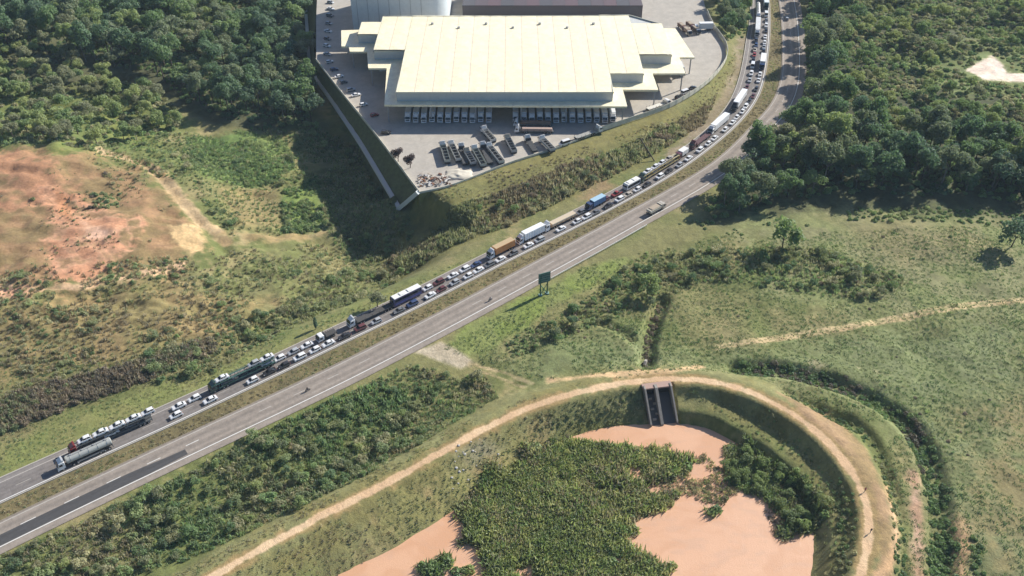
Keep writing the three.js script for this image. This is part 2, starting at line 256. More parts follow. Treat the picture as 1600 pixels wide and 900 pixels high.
function terrainMesh(T, name, W, Hh) {
  const pos = new Float32Array(T.nx * T.nz * 3), uv = new Float32Array(T.nx * T.nz * 2), idx = [];
  for (let j = 0; j < T.nz; j++) for (let i = 0; i < T.nx; i++) { const k = j * T.nx + i; pos[k * 3] = T.x0 + i * T.step; pos[k * 3 + 1] = T.a[k]; pos[k * 3 + 2] = T.z0 + j * T.step; uv[k * 2] = i / (T.nx - 1); uv[k * 2 + 1] = 1 - j / (T.nz - 1); if (i < T.nx - 1 && j < T.nz - 1) idx.push(k, k + T.nx, k + 1, k + 1, k + T.nx, k + T.nx + 1); }
  const g = new THREE.BufferGeometry(); g.setAttribute('position', new THREE.BufferAttribute(pos, 3)); g.setAttribute('uv', new THREE.BufferAttribute(uv, 2)); g.setIndex(idx); g.computeVertexNormals();
  const bt = bumpTex.clone(); bt.repeat.set((T.x1 - T.x0) / 24, (T.z1 - T.z0) / 24); bt.needsUpdate = true;
  return structure(name, g, new THREE.MeshStandardMaterial({ map: groundTexture(T, W, Hh), bumpMap: bt, bumpScale: 0.16, roughness: 1 }));
}
terrainMesh(NEAR, 'meadow_ground', 2048, 1024);
terrainMesh(FAR, 'hillside_ground', 2048, 1024);
{ const g = new THREE.PlaneGeometry(9000, 9000); g.rotateX(-Math.PI / 2); g.translate(0, -45, -300); structure('distant_ground', g, std(lin(0.13, 0.14, 0.06), 1)); }

// ------------------------------------------------------------------ water
{
  const s = new THREE.Shape(pondPoly.map(([x, z]) => new THREE.Vector2(x, -z)));
  const g = new THREE.ShapeGeometry(s); g.rotateX(-Math.PI / 2); g.translate(0, WATER, 0);
  const bt = bumpTex.clone(); bt.repeat.set(1 / 9, 1 / 9); bt.needsUpdate = true;
  const N = 512, d = new Uint8Array(N * N * 4), b = bbox(pondPoly, 0), c1 = [217, 170, 134], c2 = [209, 160, 123], c3 = [203, 162, 132];   // suspended silt: streaks and clouds of two clays
  for (let j = 0; j < N; j++) for (let i = 0; i < N; i++) { const x = i * 0.4, z = j * 0.4, w = fbm(x * 0.05 + 3, z * 0.05) * 4, n = sstep(0.35, 0.65, fbm(x * 0.06 + w, z * 0.11 + w)), m = sstep(0.5, 0.75, fbm(x * 0.22 + 40 + w, z * 0.5)), o = (j * N + i) * 4; for (let c = 0; c < 3; c++) d[o + c] = lerp(lerp(c1[c], c2[c], n), c3[c], m * 0.5); d[o + 3] = 255; }
  const wt = new THREE.DataTexture(d, N, N); wt.colorSpace = THREE.SRGBColorSpace; wt.magFilter = THREE.LinearFilter; wt.wrapS = wt.wrapT = THREE.RepeatWrapping; wt.repeat.set(1 / 205, 1 / 205); wt.needsUpdate = true;
  structure('pond_water', g, new THREE.MeshStandardMaterial({ map: wt, roughness: 0.36, bumpMap: bt, bumpScale: 0.03 }));
}

// ------------------------------------------------------------------ highway
function ribbon(A, B, y, v0 = 0) {
  const pos = [], uv = [], idx = []; let s = v0;
  for (let i = 0; i < A.length; i++) {
    if (i) s += Math.hypot(A[i][0] - A[i - 1][0], A[i][1] - A[i - 1][1]);
    const ya = typeof y === 'function' ? y(A[i]) : y, yb = typeof y === 'function' ? y(B[i]) : y;
    pos.push(A[i][0], ya, A[i][1], B[i][0], yb, B[i][1]); uv.push(0, s / 48, 1, s / 48);
    if (i) { const k = 2 * i; idx.push(k - 2, k - 1, k, k, k - 1, k + 1); }
  }
  const g = new THREE.BufferGeometry(); g.setAttribute('position', new THREE.Float32BufferAttribute(pos, 3)); g.setAttribute('uv', new THREE.Float32BufferAttribute(uv, 2)); g.setIndex(idx); g.computeVertexNormals();
  if (g.attributes.normal.getY(0) < 0) { g.setIndex(idx.map((_, i) => idx[i - i % 3 + [0, 2, 1][i % 3]])); g.computeVertexNormals(); }
  return g;
}
function roadTexture(seed, base, bands) {
  const W = 256, Hh = 1024, d = new Uint8Array(W * Hh * 4);
  for (let j = 0; j < Hh; j++) for (let i = 0; i < W; i++) {
    const u = i / W, x = u * 11, s = j / Hh * 48, S = s * 256 / 48;
    let k = 0.84 + 0.1 * vn(x * 1.2 + seed, S * 0.25) + 0.1 * vn(x * 6, S * 1.0 + seed) + 0.08 * vn(x * 14 + 3, S * 3) + 0.08 * vn(x * 0.8 + 40, S * 0.0625 + seed);
    let w = 0; for (const [c, hw, a] of bands) { const q = Math.abs(u - c) / hw; if (q < 1) w += a * (1 - q * q) * (0.7 + 0.6 * vn(x * 2, S * 0.125 + seed)); }
    k += w; if (vn(x * 0.9 + seed, S * 0.5 + 20) > 0.86) k -= 0.05;
    const o = (j * W + i) * 4; for (let c = 0; c < 3; c++) d[o + c] = clamp(base[c] * k, 0, 255); d[o + 3] = 255;
  }
  const t = new THREE.DataTexture(d, W, Hh); t.colorSpace = THREE.SRGBColorSpace; t.wrapT = THREE.RepeatWrapping; t.magFilter = THREE.LinearFilter; t.generateMipmaps = true; t.minFilter = THREE.LinearMipmapLinearFilter; t.needsUpdate = true; return t;
}
const RY = 0.06;
const roadUp = structure('road', ribbon(upL, upR, RY), std('#ffffff', 0.92, { map: roadTexture(3, [122, 115, 109], [[0.12, 0.14, 0.08], [0.42, 0.06, -0.06], [0.55, 0.05, -0.05], [0.72, 0.06, -0.06], [0.9, 0.06, -0.05]]) }));
const roadLo = structure('road', ribbon(loL, loR, RY), std('#ffffff', 0.92, { map: roadTexture(11, [140, 129, 117], [[0.1, 0.08, 0.05], [0.25, 0.06, -0.06], [0.4, 0.05, 0.05], [0.5, 0.08, -0.04], [0.62, 0.05, 0.08], [0.72, 0.07, -0.05], [0.9, 0.1, 0.06]]) }));
const paint = std(lin(0.72, 0.70, 0.64), 0.8), wornPaint = std(lin(0.47, 0.43, 0.37), 0.9);
const kerbMat = std(lin(0.46, 0.42, 0.35), 0.9);
part(roadUp, 'edge_line', ribbon(offsetLine(upR, 0.75), offsetLine(upR, 0.45), RY + 0.005), paint);
part(roadUp, 'edge_line', ribbon(offsetLine(upR, (t, x, z) => upW(t, x, z) - 1.6), offsetLine(upR, (t, x, z) => upW(t, x, z) - 1.85), RY + 0.005), wornPaint);
part(roadLo, 'edge_line', ribbon(offsetLine(loL, -0.6), offsetLine(loL, -0.85), RY + 0.005), wornPaint);
part(roadLo, 'edge_line', ribbon(offsetLine(loL, -8.5), offsetLine(loL, -8.8), RY + 0.012), paint);
function curbGeo(line, off, w, h) { const A = offsetLine(line, off), B = offsetLine(line, off + w); const top = ribbon(A, B, h), s1 = [], n = A.length, pos = [], idx = []; for (let i = 0; i < n; i++) { pos.push(A[i][0], h, A[i][1], A[i][0], -0.6, A[i][1], B[i][0], h, B[i][1], B[i][0], -0.6, B[i][1]); if (i) { const k = 4 * i; idx.push(k - 4, k, k - 3, k - 3, k, k + 1, k - 2, k - 1, k + 2, k + 2, k - 1, k + 3); } } const g = new THREE.BufferGeometry(); g.setAttribute('position', new THREE.Float32BufferAttribute(pos, 3)); g.setIndex(idx); g.computeVertexNormals(); top.deleteAttribute('uv'); return mergeGeometries([top, g]); }
structure('kerb', curbGeo(upR, -0.28, 0.28, 0.17), kerbMat);
structure('kerb', curbGeo(upL, 0, 0.35, 0.14), kerbMat);
structure('kerb', curbGeo(loL, 0, 0.24, 0.15), std(lin(0.3, 0.25, 0.19), 0.9));
// fresh dark asphalt on the outer lane, lower left
function stationOf(line, x, z) { let best = 1e9, s = 0, S = 0; for (let i = 0; i < line.length - 1; i++) { const a = line[i], b = line[i + 1], dx = b[0] - a[0], dz = b[1] - a[1], l = Math.hypot(dx, dz), t = clamp(((x - a[0]) * dx + (z - a[1]) * dz) / (l * l)), d = Math.hypot(x - a[0] - dx * t, z - a[1] - dz * t); if (d < best) { best = d; S = s + l * t; } s += l; } return S; }
function pointAt(line, s) { for (let i = 0; i < line.length - 1; i++) { const a = line[i], b = line[i + 1], l = Math.hypot(b[0] - a[0], b[1] - a[1]); if (s <= l || i === line.length - 2) { const t = s / l; return { x: lerp(a[0], b[0], t), z: lerp(a[1], b[1], t), dx: (b[0] - a[0]) / l, dz: (b[1] - a[1]) / l }; } s -= l; } }
function sub(line, s0, s1, step) { const o = []; const n = Math.max(1, Math.round((s1 - s0) / step)); for (let i = 0; i <= n; i++) { const p = pointAt(line, s0 + (s1 - s0) * i / n); o.push([p.x, p.z]); } return o; }
{
  const e = stationOf(loL, ...at(292, 707)), c = sub(loL, 20, e, 4);
  const A = offsetLine(c, t => -(4.6 + 0.9 * sstep(0.85, 1, t))), B = offsetLine(c, t => -(8.35 - 0.5 * sstep(0.9, 1, t)));
  structure('asphalt_patch', ribbon(A, B, RY + 0.004), std('#ffffff', 0.85, { map: roadTexture(23, [74, 72, 71], [[0.3, 0.2, -0.05]]) }));
}
for (let s = 14; s < 640; s += 11.6) {
  const p = sub(loL, s, s + 4, 2), worn = s > stationOf(loL, ...at(330, 690));
  if (worn && (s % 3 < 1.2)) continue;
  part(roadLo, 'lane_dash', ribbon(offsetLine(p, -4.3), offsetLine(p, -4.52), RY + 0.012), worn ? wornPaint : paint);
}
for (let s = 14; s < 640; s += 12) { const p = sub(upR, s, s + 4, 2); part(roadUp, 'lane_dash', ribbon(offsetLine(p, 4.0), offsetLine(p, 3.85), RY + 0.01), wornPaint); }
console.log('ground done');
//@@VEHICLES
// ------------------------------------------------------------------ warehouse lot
const tileTex = (seed, base, amp, m) => { const n = 512, d = new Uint8Array(n * n * 4); for (let j = 0; j < n; j++) for (let i = 0; i < n; i++) { const x = i / n * 256, y = j / n * 256; const k = 1 - amp + amp * 2 * (0.35 * vn(x * 0.0625 + 0, y * 0.0625) + 0.3 * vn(x * 0.25, y * 0.25) + 0.2 * vn(x, y) + 0.15 * NT[(j & 255) << 8 | (i & 255)]); const o = (j * n + i) * 4; for (let c = 0; c < 3; c++) d[o + c] = clamp(base[c] * k, 0, 255); d[o + 3] = 255; } const t = new THREE.DataTexture(d, n, n); t.colorSpace = THREE.SRGBColorSpace; t.wrapS = t.wrapT = THREE.RepeatWrapping; t.magFilter = THREE.LinearFilter; t.generateMipmaps = true; t.minFilter = THREE.LinearMipmapLinearFilter; t.repeat.set(1 / m, 1 / m); t.needsUpdate = true; return t; };
const box = (w, h, d, x = 0, y = 0, z = 0) => { const g = new THREE.BoxGeometry(w, h, d); g.translate(x, y, z); return g; };
const cyl = (r, l, x, y, z, seg = 10, axis = 'z', r2 = r) => { const g = new THREE.CylinderGeometry(r2, r, l, seg); if (axis === 'z') g.rotateX(Math.PI / 2); if (axis === 'x') g.rotateZ(-Math.PI / 2); g.translate(x, y, z); return g; };
const bar = (a, b, r, seg = 6) => { const A = new THREE.Vector3(...a), B = new THREE.Vector3(...b), l = A.distanceTo(B), g = new THREE.CylinderGeometry(r, r, l, seg); g.applyQuaternion(new THREE.Quaternion().setFromUnitVectors(new THREE.Vector3(0, 1, 0), B.clone().sub(A).normalize())); const m = A.add(B).multiplyScalar(0.5); g.translate(m.x, m.y, m.z); return g; };
const merge = l => mergeGeometries(l.map(g => { const q = g.index ? g.toNonIndexed() : g; return q; }));
const lotMat = std('#ffffff', 0.9, { map: tileTex(1, [176, 168, 155], 0.1, 40) });
{
  const s = new THREE.Shape(lotPoly.map(([x, z]) => new THREE.Vector2(x, -z)));
  const g = new THREE.ExtrudeGeometry(s, { depth: 0.3, bevelEnabled: false }); g.rotateX(-Math.PI / 2); g.translate(0, LOT - 0.3, 0);
  structure('yard_pavement', g, lotMat);
  const fg = new THREE.ExtrudeGeometry(s, { depth: 11.5, bevelEnabled: false }); fg.rotateX(-Math.PI / 2); fg.translate(0, LOT - 11.81, 0);
  structure('yard_embankment', fg, std('#ffffff', 1, { map: tileTex(6, [126, 124, 72], 0.2, 12) }));
  const sk = new THREE.BufferGeometry(), pos = [], uv = [], idx = [], T = smoothLine(lotTop.slice(0, 5).concat([lotTop[5]]), 4), n = T.length, F = (() => { const c = smoothLine(lotFoot, 1); const o = []; for (let i = 0; i < n; i++) o.push(c[Math.round(i * (c.length - 1) / (n - 1))]); return o; })();
  const RWS = 6;
  for (let i = 0; i < n; i++) for (let r = 0; r <= RWS; r++) { const f = r / RWS, x = lerp(T[i][0] - 0.25, F[i][0] - 0.6, f), z = lerp(T[i][1], F[i][1], f), j = r && r < RWS ? (vn(i * 1.7, r * 2.3) - 0.5) * 0.8 : 0; pos.push(x + j, lerp(LOT + 0.02, BASE - 1.2, f), z + j); uv.push(i * 4 / 24, f * 0.5); if (i && r) { const k = i * (RWS + 1) + r; idx.push(k - RWS - 2, k - 1, k - RWS - 1, k - RWS - 1, k - 1, k); } }
  const cx = cornerT, e = n * (RWS + 1); // end face toward the highway slope
  for (let r = 0; r < RWS; r++) { pos.push(...pos.slice(((n - 1) * (RWS + 1) + r) * 3, ((n - 1) * (RWS + 1) + r) * 3 + 3), ...pos.slice(((n - 1) * (RWS + 1) + r + 1) * 3, ((n - 1) * (RWS + 1) + r + 1) * 3 + 3), cx[0] + 4, LOT - 0.4, cx[1] - 2); uv.push(0, 0, 0, 1, 1, 0); const k = e + r * 3; idx.push(k, k + 1, k + 2); }
  sk.setAttribute('position', new THREE.Float32BufferAttribute(pos, 3)); sk.setAttribute('uv', new THREE.Float32BufferAttribute(uv, 2)); sk.setIndex(idx); sk.computeVertexNormals();
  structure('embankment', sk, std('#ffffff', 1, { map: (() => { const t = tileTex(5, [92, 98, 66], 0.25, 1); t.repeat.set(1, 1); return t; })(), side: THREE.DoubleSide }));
  // concrete drain at the foot of the embankment
  const foot = thing('drain_channel', 'pale concrete drain along the foot of the shaded embankment', 'drain');
  const dm = std(lin(0.6, 0.61, 0.58), 0.9);
  const fl = smoothLine(lotFoot, 7), all = fl.concat([cornerT]);
  for (let i = 0; i < all.length - 1; i++) { const a = all[i], b = all[i + 1], l = Math.hypot(b[0] - a[0], b[1] - a[1]), last = i === all.length - 2; const ya = BASE + 0.15, yb = last ? LOT + 0.1 : BASE + 0.15; const g = box(Math.hypot(l, yb - ya) + (last ? 1.6 : 0.5), 1.6 + (i % 2) * 0.01, 1.7 + (i % 2) * 0.01); const m = part(foot, 'drain_section', g, dm); m.position.set((a[0] + b[0]) / 2 - 0.9, (ya + yb) / 2, (a[1] + b[1]) / 2); m.rotation.order = 'YXZ'; m.rotation.y = Math.atan2(-(b[1] - a[1]), b[0] - a[0]); m.rotation.z = Math.atan2(yb - ya, l); }
}
// perimeter wall, panel by panel
{
  const conc = std('#ffffff', 0.9, { map: (() => { const t = tileTex(9, [205, 200, 180], 0.1, 1); t.repeat.set(0.2, 0.2); return t; })() }), cap = std(lin(0.62, 0.60, 0.50), 0.9);
  const runs = [['boundary_wall', 'pale concrete boundary wall above the shaded embankment', [lotTop[2], lotTop[3], lotTop[4], lotTop[5]], 1.3], ['boundary_wall', 'low pale concrete wall along the yard edge facing the highway', [lotTop[5], ...lotFront.slice(0, 4)], 0.75], ['boundary_wall', 'tall cream concrete wall curving round the yard beside the highway bend', lotFront.slice(3, 10), 2.3]];
  for (const [n, lab, line, h] of runs) {
    const w = thing(n, lab, 'wall'), p = smoothLine(line, 5);
    for (let i = 0; i < p.length - 1; i++) { const a = p[i], b = p[i + 1], l = Math.hypot(b[0] - a[0], b[1] - a[1]); const m = part(w, 'wall_panel', box(l - 0.12, h, 0.16, 0, h / 2, 0), conc); m.position.set((a[0] + b[0]) / 2, LOT, (a[1] + b[1]) / 2); m.rotation.y = Math.atan2(-(b[1] - a[1]), b[0] - a[0]); const q = part(w, 'wall_post', box(0.28, h + 0.12, 0.3, 0, h / 2, 0), cap); q.position.set(a[0], LOT, a[1]); q.rotation.y = m.rotation.y; }
  }
}
// ------------------------------------------------------------------ warehouse
const roofMat = std('#ffffff', 0.55, { map: tileTex(21, [247, 235, 198], 0.11, 34), metalness: 0.0 });
const roofDim = std('#ffffff', 0.6, { map: tileTex(22, [246, 234, 194], 0.06, 30) });
const wallGrey = std('#ffffff', 0.75, { map: tileTex(25, [196, 196, 190], 0.06, 20) });
{
  const w = thing('warehouse', 'large warehouse with cream metal roof and stepped canopies in the walled yard', 'warehouse');
  const blocks = [[-76, -66, -458, -442.6], [-66, -51, -466, -423.7], [-51, 44.6, -467, -380], [44.6, 60, -468, -398.5], [60, 75.5, -456, -418.6]];
  const HW = LOT + 13.2, HC = LOT + 9.2;
  const outline = [[-51, -380], [44.6, -380], [44.6, -398.5], [60, -398.5], [60, -418.6], [75.5, -418.6], [75.5, -456], [60, -468], [44.6, -467], [-66, -466], [-66, -458], [-76, -458], [-76, -442.6], [-66, -442.6], [-66, -423.7], [-51, -423.7]];
  const sh = new THREE.Shape(outline.map(([x, z]) => new THREE.Vector2(x, -z)));
  const wg = new THREE.ExtrudeGeometry(sh, { depth: 4.6, bevelEnabled: false }); wg.rotateX(-Math.PI / 2); wg.translate(0, LOT + 8.4, 0);
  const lower = [[-47, -392], [38, -392], [38, -410], [53, -410], [53, -430], [70, -430], [70, -456], [44.6, -466], [-65, -465], [-65, -430], [-47, -430]];
  const lg = new THREE.ExtrudeGeometry(new THREE.Shape(lower.map(([x, z]) => new THREE.Vector2(x, -z))), { depth: 8.6, bevelEnabled: false }); lg.rotateX(-Math.PI / 2); lg.translate(0, LOT - 0.1, 0);
  part(w, 'wall', lg, wallGrey);
  part(w, 'wall', wg, wallGrey);
  const seamMat = std(lin(0.66, 0.52, 0.40), 0.8);
  for (const [x0, x1, zb, zf] of blocks) {   // standing-seam bays, each a shallow vault with a raised valley seam between
    const n = Math.max(1, Math.round((x1 - x0) / 7.9)), bw = (x1 - x0) / n;
    for (let k = 0; k < n; k++) {
      const a = x0 + k * bw, pos = [], uv = [], idx = [], S = 8, zN = 7;
      for (let j = 0; j <= zN; j++) for (let i = 0; i <= S; i++) { const u = i / S, v = j / zN; pos.push(a + 0.06 + (bw - 0.12) * u, HW + 0.12 + 0.06 * Math.sin(Math.PI * u) + 0.9 * Math.sin(Math.PI * clamp(((zf + (zb - zf) * v) + 470) / 92)), zf + 0.3 + (zb - zf - 0.6) * v); uv.push(a + bw * u, zf + (zb - zf) * v); if (i && j) { const q = j * (S + 1) + i; idx.push(q - S - 2, q - S - 1, q - 1, q - 1, q - S - 1, q); } }
      const g = new THREE.BufferGeometry(); g.setAttribute('position', new THREE.Float32BufferAttribute(pos, 3)); g.setAttribute('uv', new THREE.Float32BufferAttribute(uv, 2)); g.setIndex(idx); g.computeVertexNormals();
      part(w, 'roof_panel', g, roofMat);
      if (k) { const A = [], B = [], prf = z => HW + 0.15 + 0.9 * Math.sin(Math.PI * clamp((z + 470) / 92)); for (let j = 0; j <= 7; j++) { const z = zf - 0.3 + (zb - zf + 0.6) * j / 7; A.push([a - 0.13, z]); B.push([a + 0.13, z]); } part(w, 'roof_seam', ribbon(A, B, p => prf(p[1])), seamMat); }
    }
  }
  // parapet trim round the roof edge
  const trim = std(lin(0.60, 0.58, 0.46), 0.7);
  for (let i = 0; i < outline.length; i++) { const a = outline[i], b = outline[(i + 1) % outline.length], l = Math.hypot(b[0] - a[0], b[1] - a[1]); const m = part(w, 'parapet', box(l + 0.34, 0.7, 0.34), trim); m.position.set((a[0] + b[0]) / 2, HW + 0.12 + (i % 2) * 0.006, (a[1] + b[1]) / 2); m.rotation.y = Math.atan2(-(b[1] - a[1]), b[0] - a[0]); }
  const can = [[-56.2, -376.6], [50.6, -375], [50.2, -391.4], [66.2, -391.2], [65.6, -408.3], [81, -408.3], [80.6, -426], [88, -426], [83.5, -461], [70, -461], [60, -440], [-60, -440], [-70, -460], [-86.9, -458.5], [-84, -438.8], [-80.3, -438.8], [-79.1, -432.7], [-70.7, -432.7], [-67.8, -413.9], [-59.1, -413.9]];
  const cs = new THREE.Shape(can.map(([x, z]) => new THREE.Vector2(x, -z)));
  const cgm = new THREE.ExtrudeGeometry(cs, { depth: 0.9, bevelEnabled: false }); cgm.rotateX(-Math.PI / 2); cgm.translate(0, HC - 0.9, 0);
  const canopy = part(w, 'canopy', cgm, roofMat);
  const steel = std(lin(0.3, 0.3, 0.3), 0.6);
  for (const [x, z] of [[-55, -378], [-36, -377.6], [-16, -377.4], [4, -377], [24, -376.8], [49, -376.4], [65, -392.5], [79.8, -409.5], [86.6, -427.5], [-66.6, -415], [-78, -434]]) part(canopy, 'column', box(0.5, HC - LOT - 0.9, 0.5, x, (HC + LOT - 0.9) / 2, z), steel);
  const doorM = std(lin(0.25, 0.28, 0.33), 0.6);
  for (let k = 0; k < 26; k++) { const x = -45 + k * 3.2; part(w, 'dock_door', box(2.7, 3.2, 0.2, x, LOT + 2.6, -391.85), doorM); }
  for (let k = 0; k < 4; k++) { part(w, 'dock_door', box(2.7, 3.2, 0.2, 39.8 + k * 3.6, LOT + 2.6, -409.86), doorM); part(w, 'dock_door', box(2.7, 3.2, 0.2, 55 + k * 3.6, LOT + 2.6, -429.86), doorM); }
  for (let k = 0; k < 7; k++) { const g = new THREE.CylinderGeometry(0.7, 0.8, 0.8, 10); g.translate(-40 + k * 13.5, HW + 1.2, -455 + (k % 2) * 5); part(w, 'roof_vent', g, std(lin(0.5, 0.48, 0.44), 0.5)); }
}
{ // white block behind, with a rounded end
  const o = thing('office_block', 'pale grey block with rounded end behind the warehouse', 'building');
  const s = new THREE.Shape(); s.moveTo(-84, 478); s.lineTo(-48, 478); s.absarc(-48, 492, 14, -Math.PI / 2, 0, false); s.lineTo(-34, 520); s.lineTo(-84, 520); s.closePath();
  const g = new THREE.ExtrudeGeometry(s, { depth: 25, bevelEnabled: false, curveSegments: 12 }); g.rotateX(-Math.PI / 2); g.translate(0, LOT, 0);
  part(o, 'wall', g, std('#ffffff', 0.7, { map: tileTex(31, [206, 210, 208], 0.05, 16) }));
  for (let k = 0; k < 7; k++) part(o, 'wall_rib', box(0.25, 24.6, 0.2, -81 + k * 5.6, LOT + 12.4, -477.94), std(lin(0.36, 0.38, 0.38), 0.6));
  const s2 = new THREE.Shape(); s2.moveTo(-84.4, 477.6); s2.lineTo(-48, 477.6); s2.absarc(-48, 492, 14.4, -Math.PI / 2, 0, false); s2.lineTo(-33.6, 520.4); s2.lineTo(-84.4, 520.4); s2.closePath();
  const g2 = new THREE.ExtrudeGeometry(s2, { depth: 0.5, bevelEnabled: false }); g2.rotateX(-Math.PI / 2); g2.translate(0, LOT + 25, 0);
  part(o, 'roof', g2, roofDim);
  const d = thing('storage_hall', 'long dark roofed hall behind the cream warehouse roof', 'building');
  part(d, 'wall', box(98, 7, 30, 22, LOT + 3.5, -512), std(lin(0.16, 0.14, 0.14), 0.8));
  for (let k = 0; k < 14; k++) part(d, 'roof_panel', box(6.9, 0.35, 31, -23.5 + k * 7, LOT + 7.2 + (k % 2) * 0.01, -512), std(lin(0.085 + 0.02 * (k % 3), 0.08, 0.085), 0.7));
}
console.log('warehouse done');

// ------------------------------------------------------------------ vehicles
const glassM = std(lin(0.02, 0.023, 0.028), 0.12), tyreM = std(lin(0.025, 0.025, 0.025), 0.9), rimM = std(lin(0.45, 0.45, 0.45), 0.4, { metalness: 0.6 }), lampM = std(lin(0.75, 0.75, 0.72), 0.2), tailM = std(lin(0.45, 0.03, 0.02), 0.3), chassisM = std(lin(0.05, 0.05, 0.05), 0.8), steelM = std(lin(0.35, 0.35, 0.34), 0.5, { metalness: 0.4 });
const PAINT = {}; const paintOf = (n, c) => PAINT[n] ??= new THREE.MeshPhysicalMaterial({ color: lin(...c), roughness: 0.38, clearcoat: 0.6, clearcoatRoughness: 0.15 });
const COL = { white: [0.80, 0.79, 0.76], silver: [0.42, 0.43, 0.43], grey: [0.16, 0.165, 0.17], black: [0.025, 0.025, 0.028], red: [0.33, 0.035, 0.03], maroon: [0.13, 0.035, 0.035], blue: [0.04, 0.07, 0.16], beige: [0.48, 0.42, 0.33], green: [0.03, 0.075, 0.06], orange: [0.62, 0.26, 0.07] };
const pm = n => paintOf(n, COL[n]);
function prof(p, w, bev = 0.06) { const s = new THREE.Shape(p.map(([x, y]) => new THREE.Vector2(x, y))); const g = new THREE.ExtrudeGeometry(s, { depth: w - 2 * bev, bevelEnabled: bev > 0, bevelThickness: bev, bevelSize: bev, bevelOffset: -bev, bevelSegments: 1 }); g.translate(0, 0, -(w - 2 * bev) / 2); return g; }
function frustum(x0, x1, zb, y0, X0, X1, zt, y1) { const v = [[x0, y0, -zb], [x1, y0, -zb], [x1, y0, zb], [x0, y0, zb], [X0, y1, -zt], [X1, y1, -zt], [X1, y1, zt], [X0, y1, zt]], q = [[0, 4, 5, 1], [1, 5, 6, 2], [2, 6, 7, 3], [3, 7, 4, 0], [4, 7, 6, 5]], pos = []; for (const [a, b, c, d] of q) for (const i of [a, b, c, a, c, d]) pos.push(...v[i]); const g = new THREE.BufferGeometry(); g.setAttribute('position', new THREE.Float32BufferAttribute(pos, 3)); g.computeVertexNormals(); return g; }
const CAR = {
  hatchback: { L: 3.95, W: 1.72, body: [[-1.95, 0.3], [-1.97, 0.7], [-1.88, 0.95], [0.75, 0.95], [1.75, 0.78], [1.97, 0.6], [1.97, 0.3]], g: [-1.86, 0.95, 0.76, 0.92, -1.5, 0.2, 0.6, 1.46] },
  sedan: { L: 4.5, W: 1.76, body: [[-2.24, 0.32], [-2.25, 0.75], [-2.15, 0.95], [-1.3, 0.98], [0.8, 0.95], [2.0, 0.8], [2.25, 0.6], [2.25, 0.3]], g: [-1.6, 1.05, 0.77, 0.94, -0.95, 0.3, 0.6, 1.43] },
  suv: { L: 4.4, W: 1.82, body: [[-2.18, 0.36], [-2.2, 0.85], [-2.1, 1.08], [0.95, 1.08], [2.0, 0.95], [2.2, 0.7], [2.2, 0.36]], g: [-2.08, 1.1, 0.8, 1.05, -1.8, 0.35, 0.66, 1.66] },
  pickup: { L: 5.2, W: 1.84, body: [[-2.6, 0.42], [-2.6, 1.02], [-0.5, 1.02], [1.2, 1.06], [2.35, 0.95], [2.6, 0.7], [2.6, 0.4]], g: [-0.75, 1.35, 0.8, 1.03, -0.55, 0.6, 0.66, 1.72] },
  van: { L: 5.2, W: 1.95, body: [[-2.6, 0.35], [-2.62, 1.2], [1.5, 1.2], [2.3, 1.0], [2.6, 0.75], [2.6, 0.35]], g: [-2.58, 1.9, 0.94, 1.17, -2.5, 1.2, 0.82, 2.15] },
};
const wheelG = cyl(0.32, 0.22, 0, 0, 0, 12), bigWheelG = cyl(0.5, 0.34, 0, 0, 0, 12);
const carCache = {};
function carProto(kind, col) {
  const key = kind + col; if (carCache[key]) return carCache[key];
  const c = CAR[kind], g = new THREE.Group(), P = pm(col);
  part(g, 'body', (CAR[kind].bg ??= prof(c.body, c.W)), P);
  const cb = part(g, 'cabin', (CAR[kind].gg ??= frustum(...c.g)), glassM);
  const [x0, x1, , , X0, X1, zt, y1] = c.g;
  part(cb, 'roof', (CAR[kind].rg ??= (() => { const r = prof([[X0 - 0.06, y1 - 0.02], [X0 + 0.1, y1 + 0.06], [X1 - 0.25, y1 + 0.06], [X1 + 0.06, y1 - 0.02]], zt * 2 + 0.08, 0.02); const pil = [bar([x0 + 0.08, c.g[3], 0.74], [X0, y1, zt], 0.05, 4), bar([x0 + 0.08, c.g[3], -0.74], [X0, y1, -zt], 0.05, 4), bar([x1 - 0.05, c.g[3], 0.74], [X1, y1, zt], 0.045, 4), bar([x1 - 0.05, c.g[3], -0.74], [X1, y1, -zt], 0.045, 4), bar([(x0 + x1) / 2, c.g[3], 0.77], [(X0 + X1) / 2, y1, zt + 0.01], 0.04, 4), bar([(x0 + x1) / 2, c.g[3], -0.77], [(X0 + X1) / 2, y1, -zt - 0.01], 0.04, 4)]; return merge([r, ...pil]); })()), P);
  if (kind === 'pickup') part(g, 'cargo_bed', box(1.7, 0.04, 1.5, -1.7, 1.05, 0), chassisM);
  for (const sx of [-1, 1]) for (const sz of [-1, 1]) { const w = part(g, 'wheel', wheelG, tyreM); w.position.set(sx * c.L * 0.3, 0.32, sz * (c.W / 2 - 0.1)); }
  for (const sz of [-1, 1]) { part(g, 'headlight', (CAR[kind].hl ??= {})[sz] ??= box(0.1, 0.14, 0.32, c.L / 2 - 0.06, 0.66, sz * (c.W / 2 - 0.3)), lampM); part(g, 'taillight', (CAR[kind].tl ??= {})[sz] ??= box(0.08, 0.2, 0.26, -c.L / 2 + 0.02, 0.78, sz * (c.W / 2 - 0.24)), tailM); }
  return carCache[key] = g;
}
const place = (o, x, y, z, dx, dz) => { o.position.set(x, y, z); o.rotation.y = Math.atan2(-dz, dx); return o; };
function car(kind, col, label, group, x, y, z, dx, dz) { const o = carProto(kind, col).clone(); o.name = numbered(kind === 'van' || kind === 'pickup' ? kind : 'car'); scene.add(o); tag(o, label, kind === 'van' ? 'van' : kind === 'pickup' ? 'pickup' : 'car', group); return place(o, x, y, z, dx, dz); }
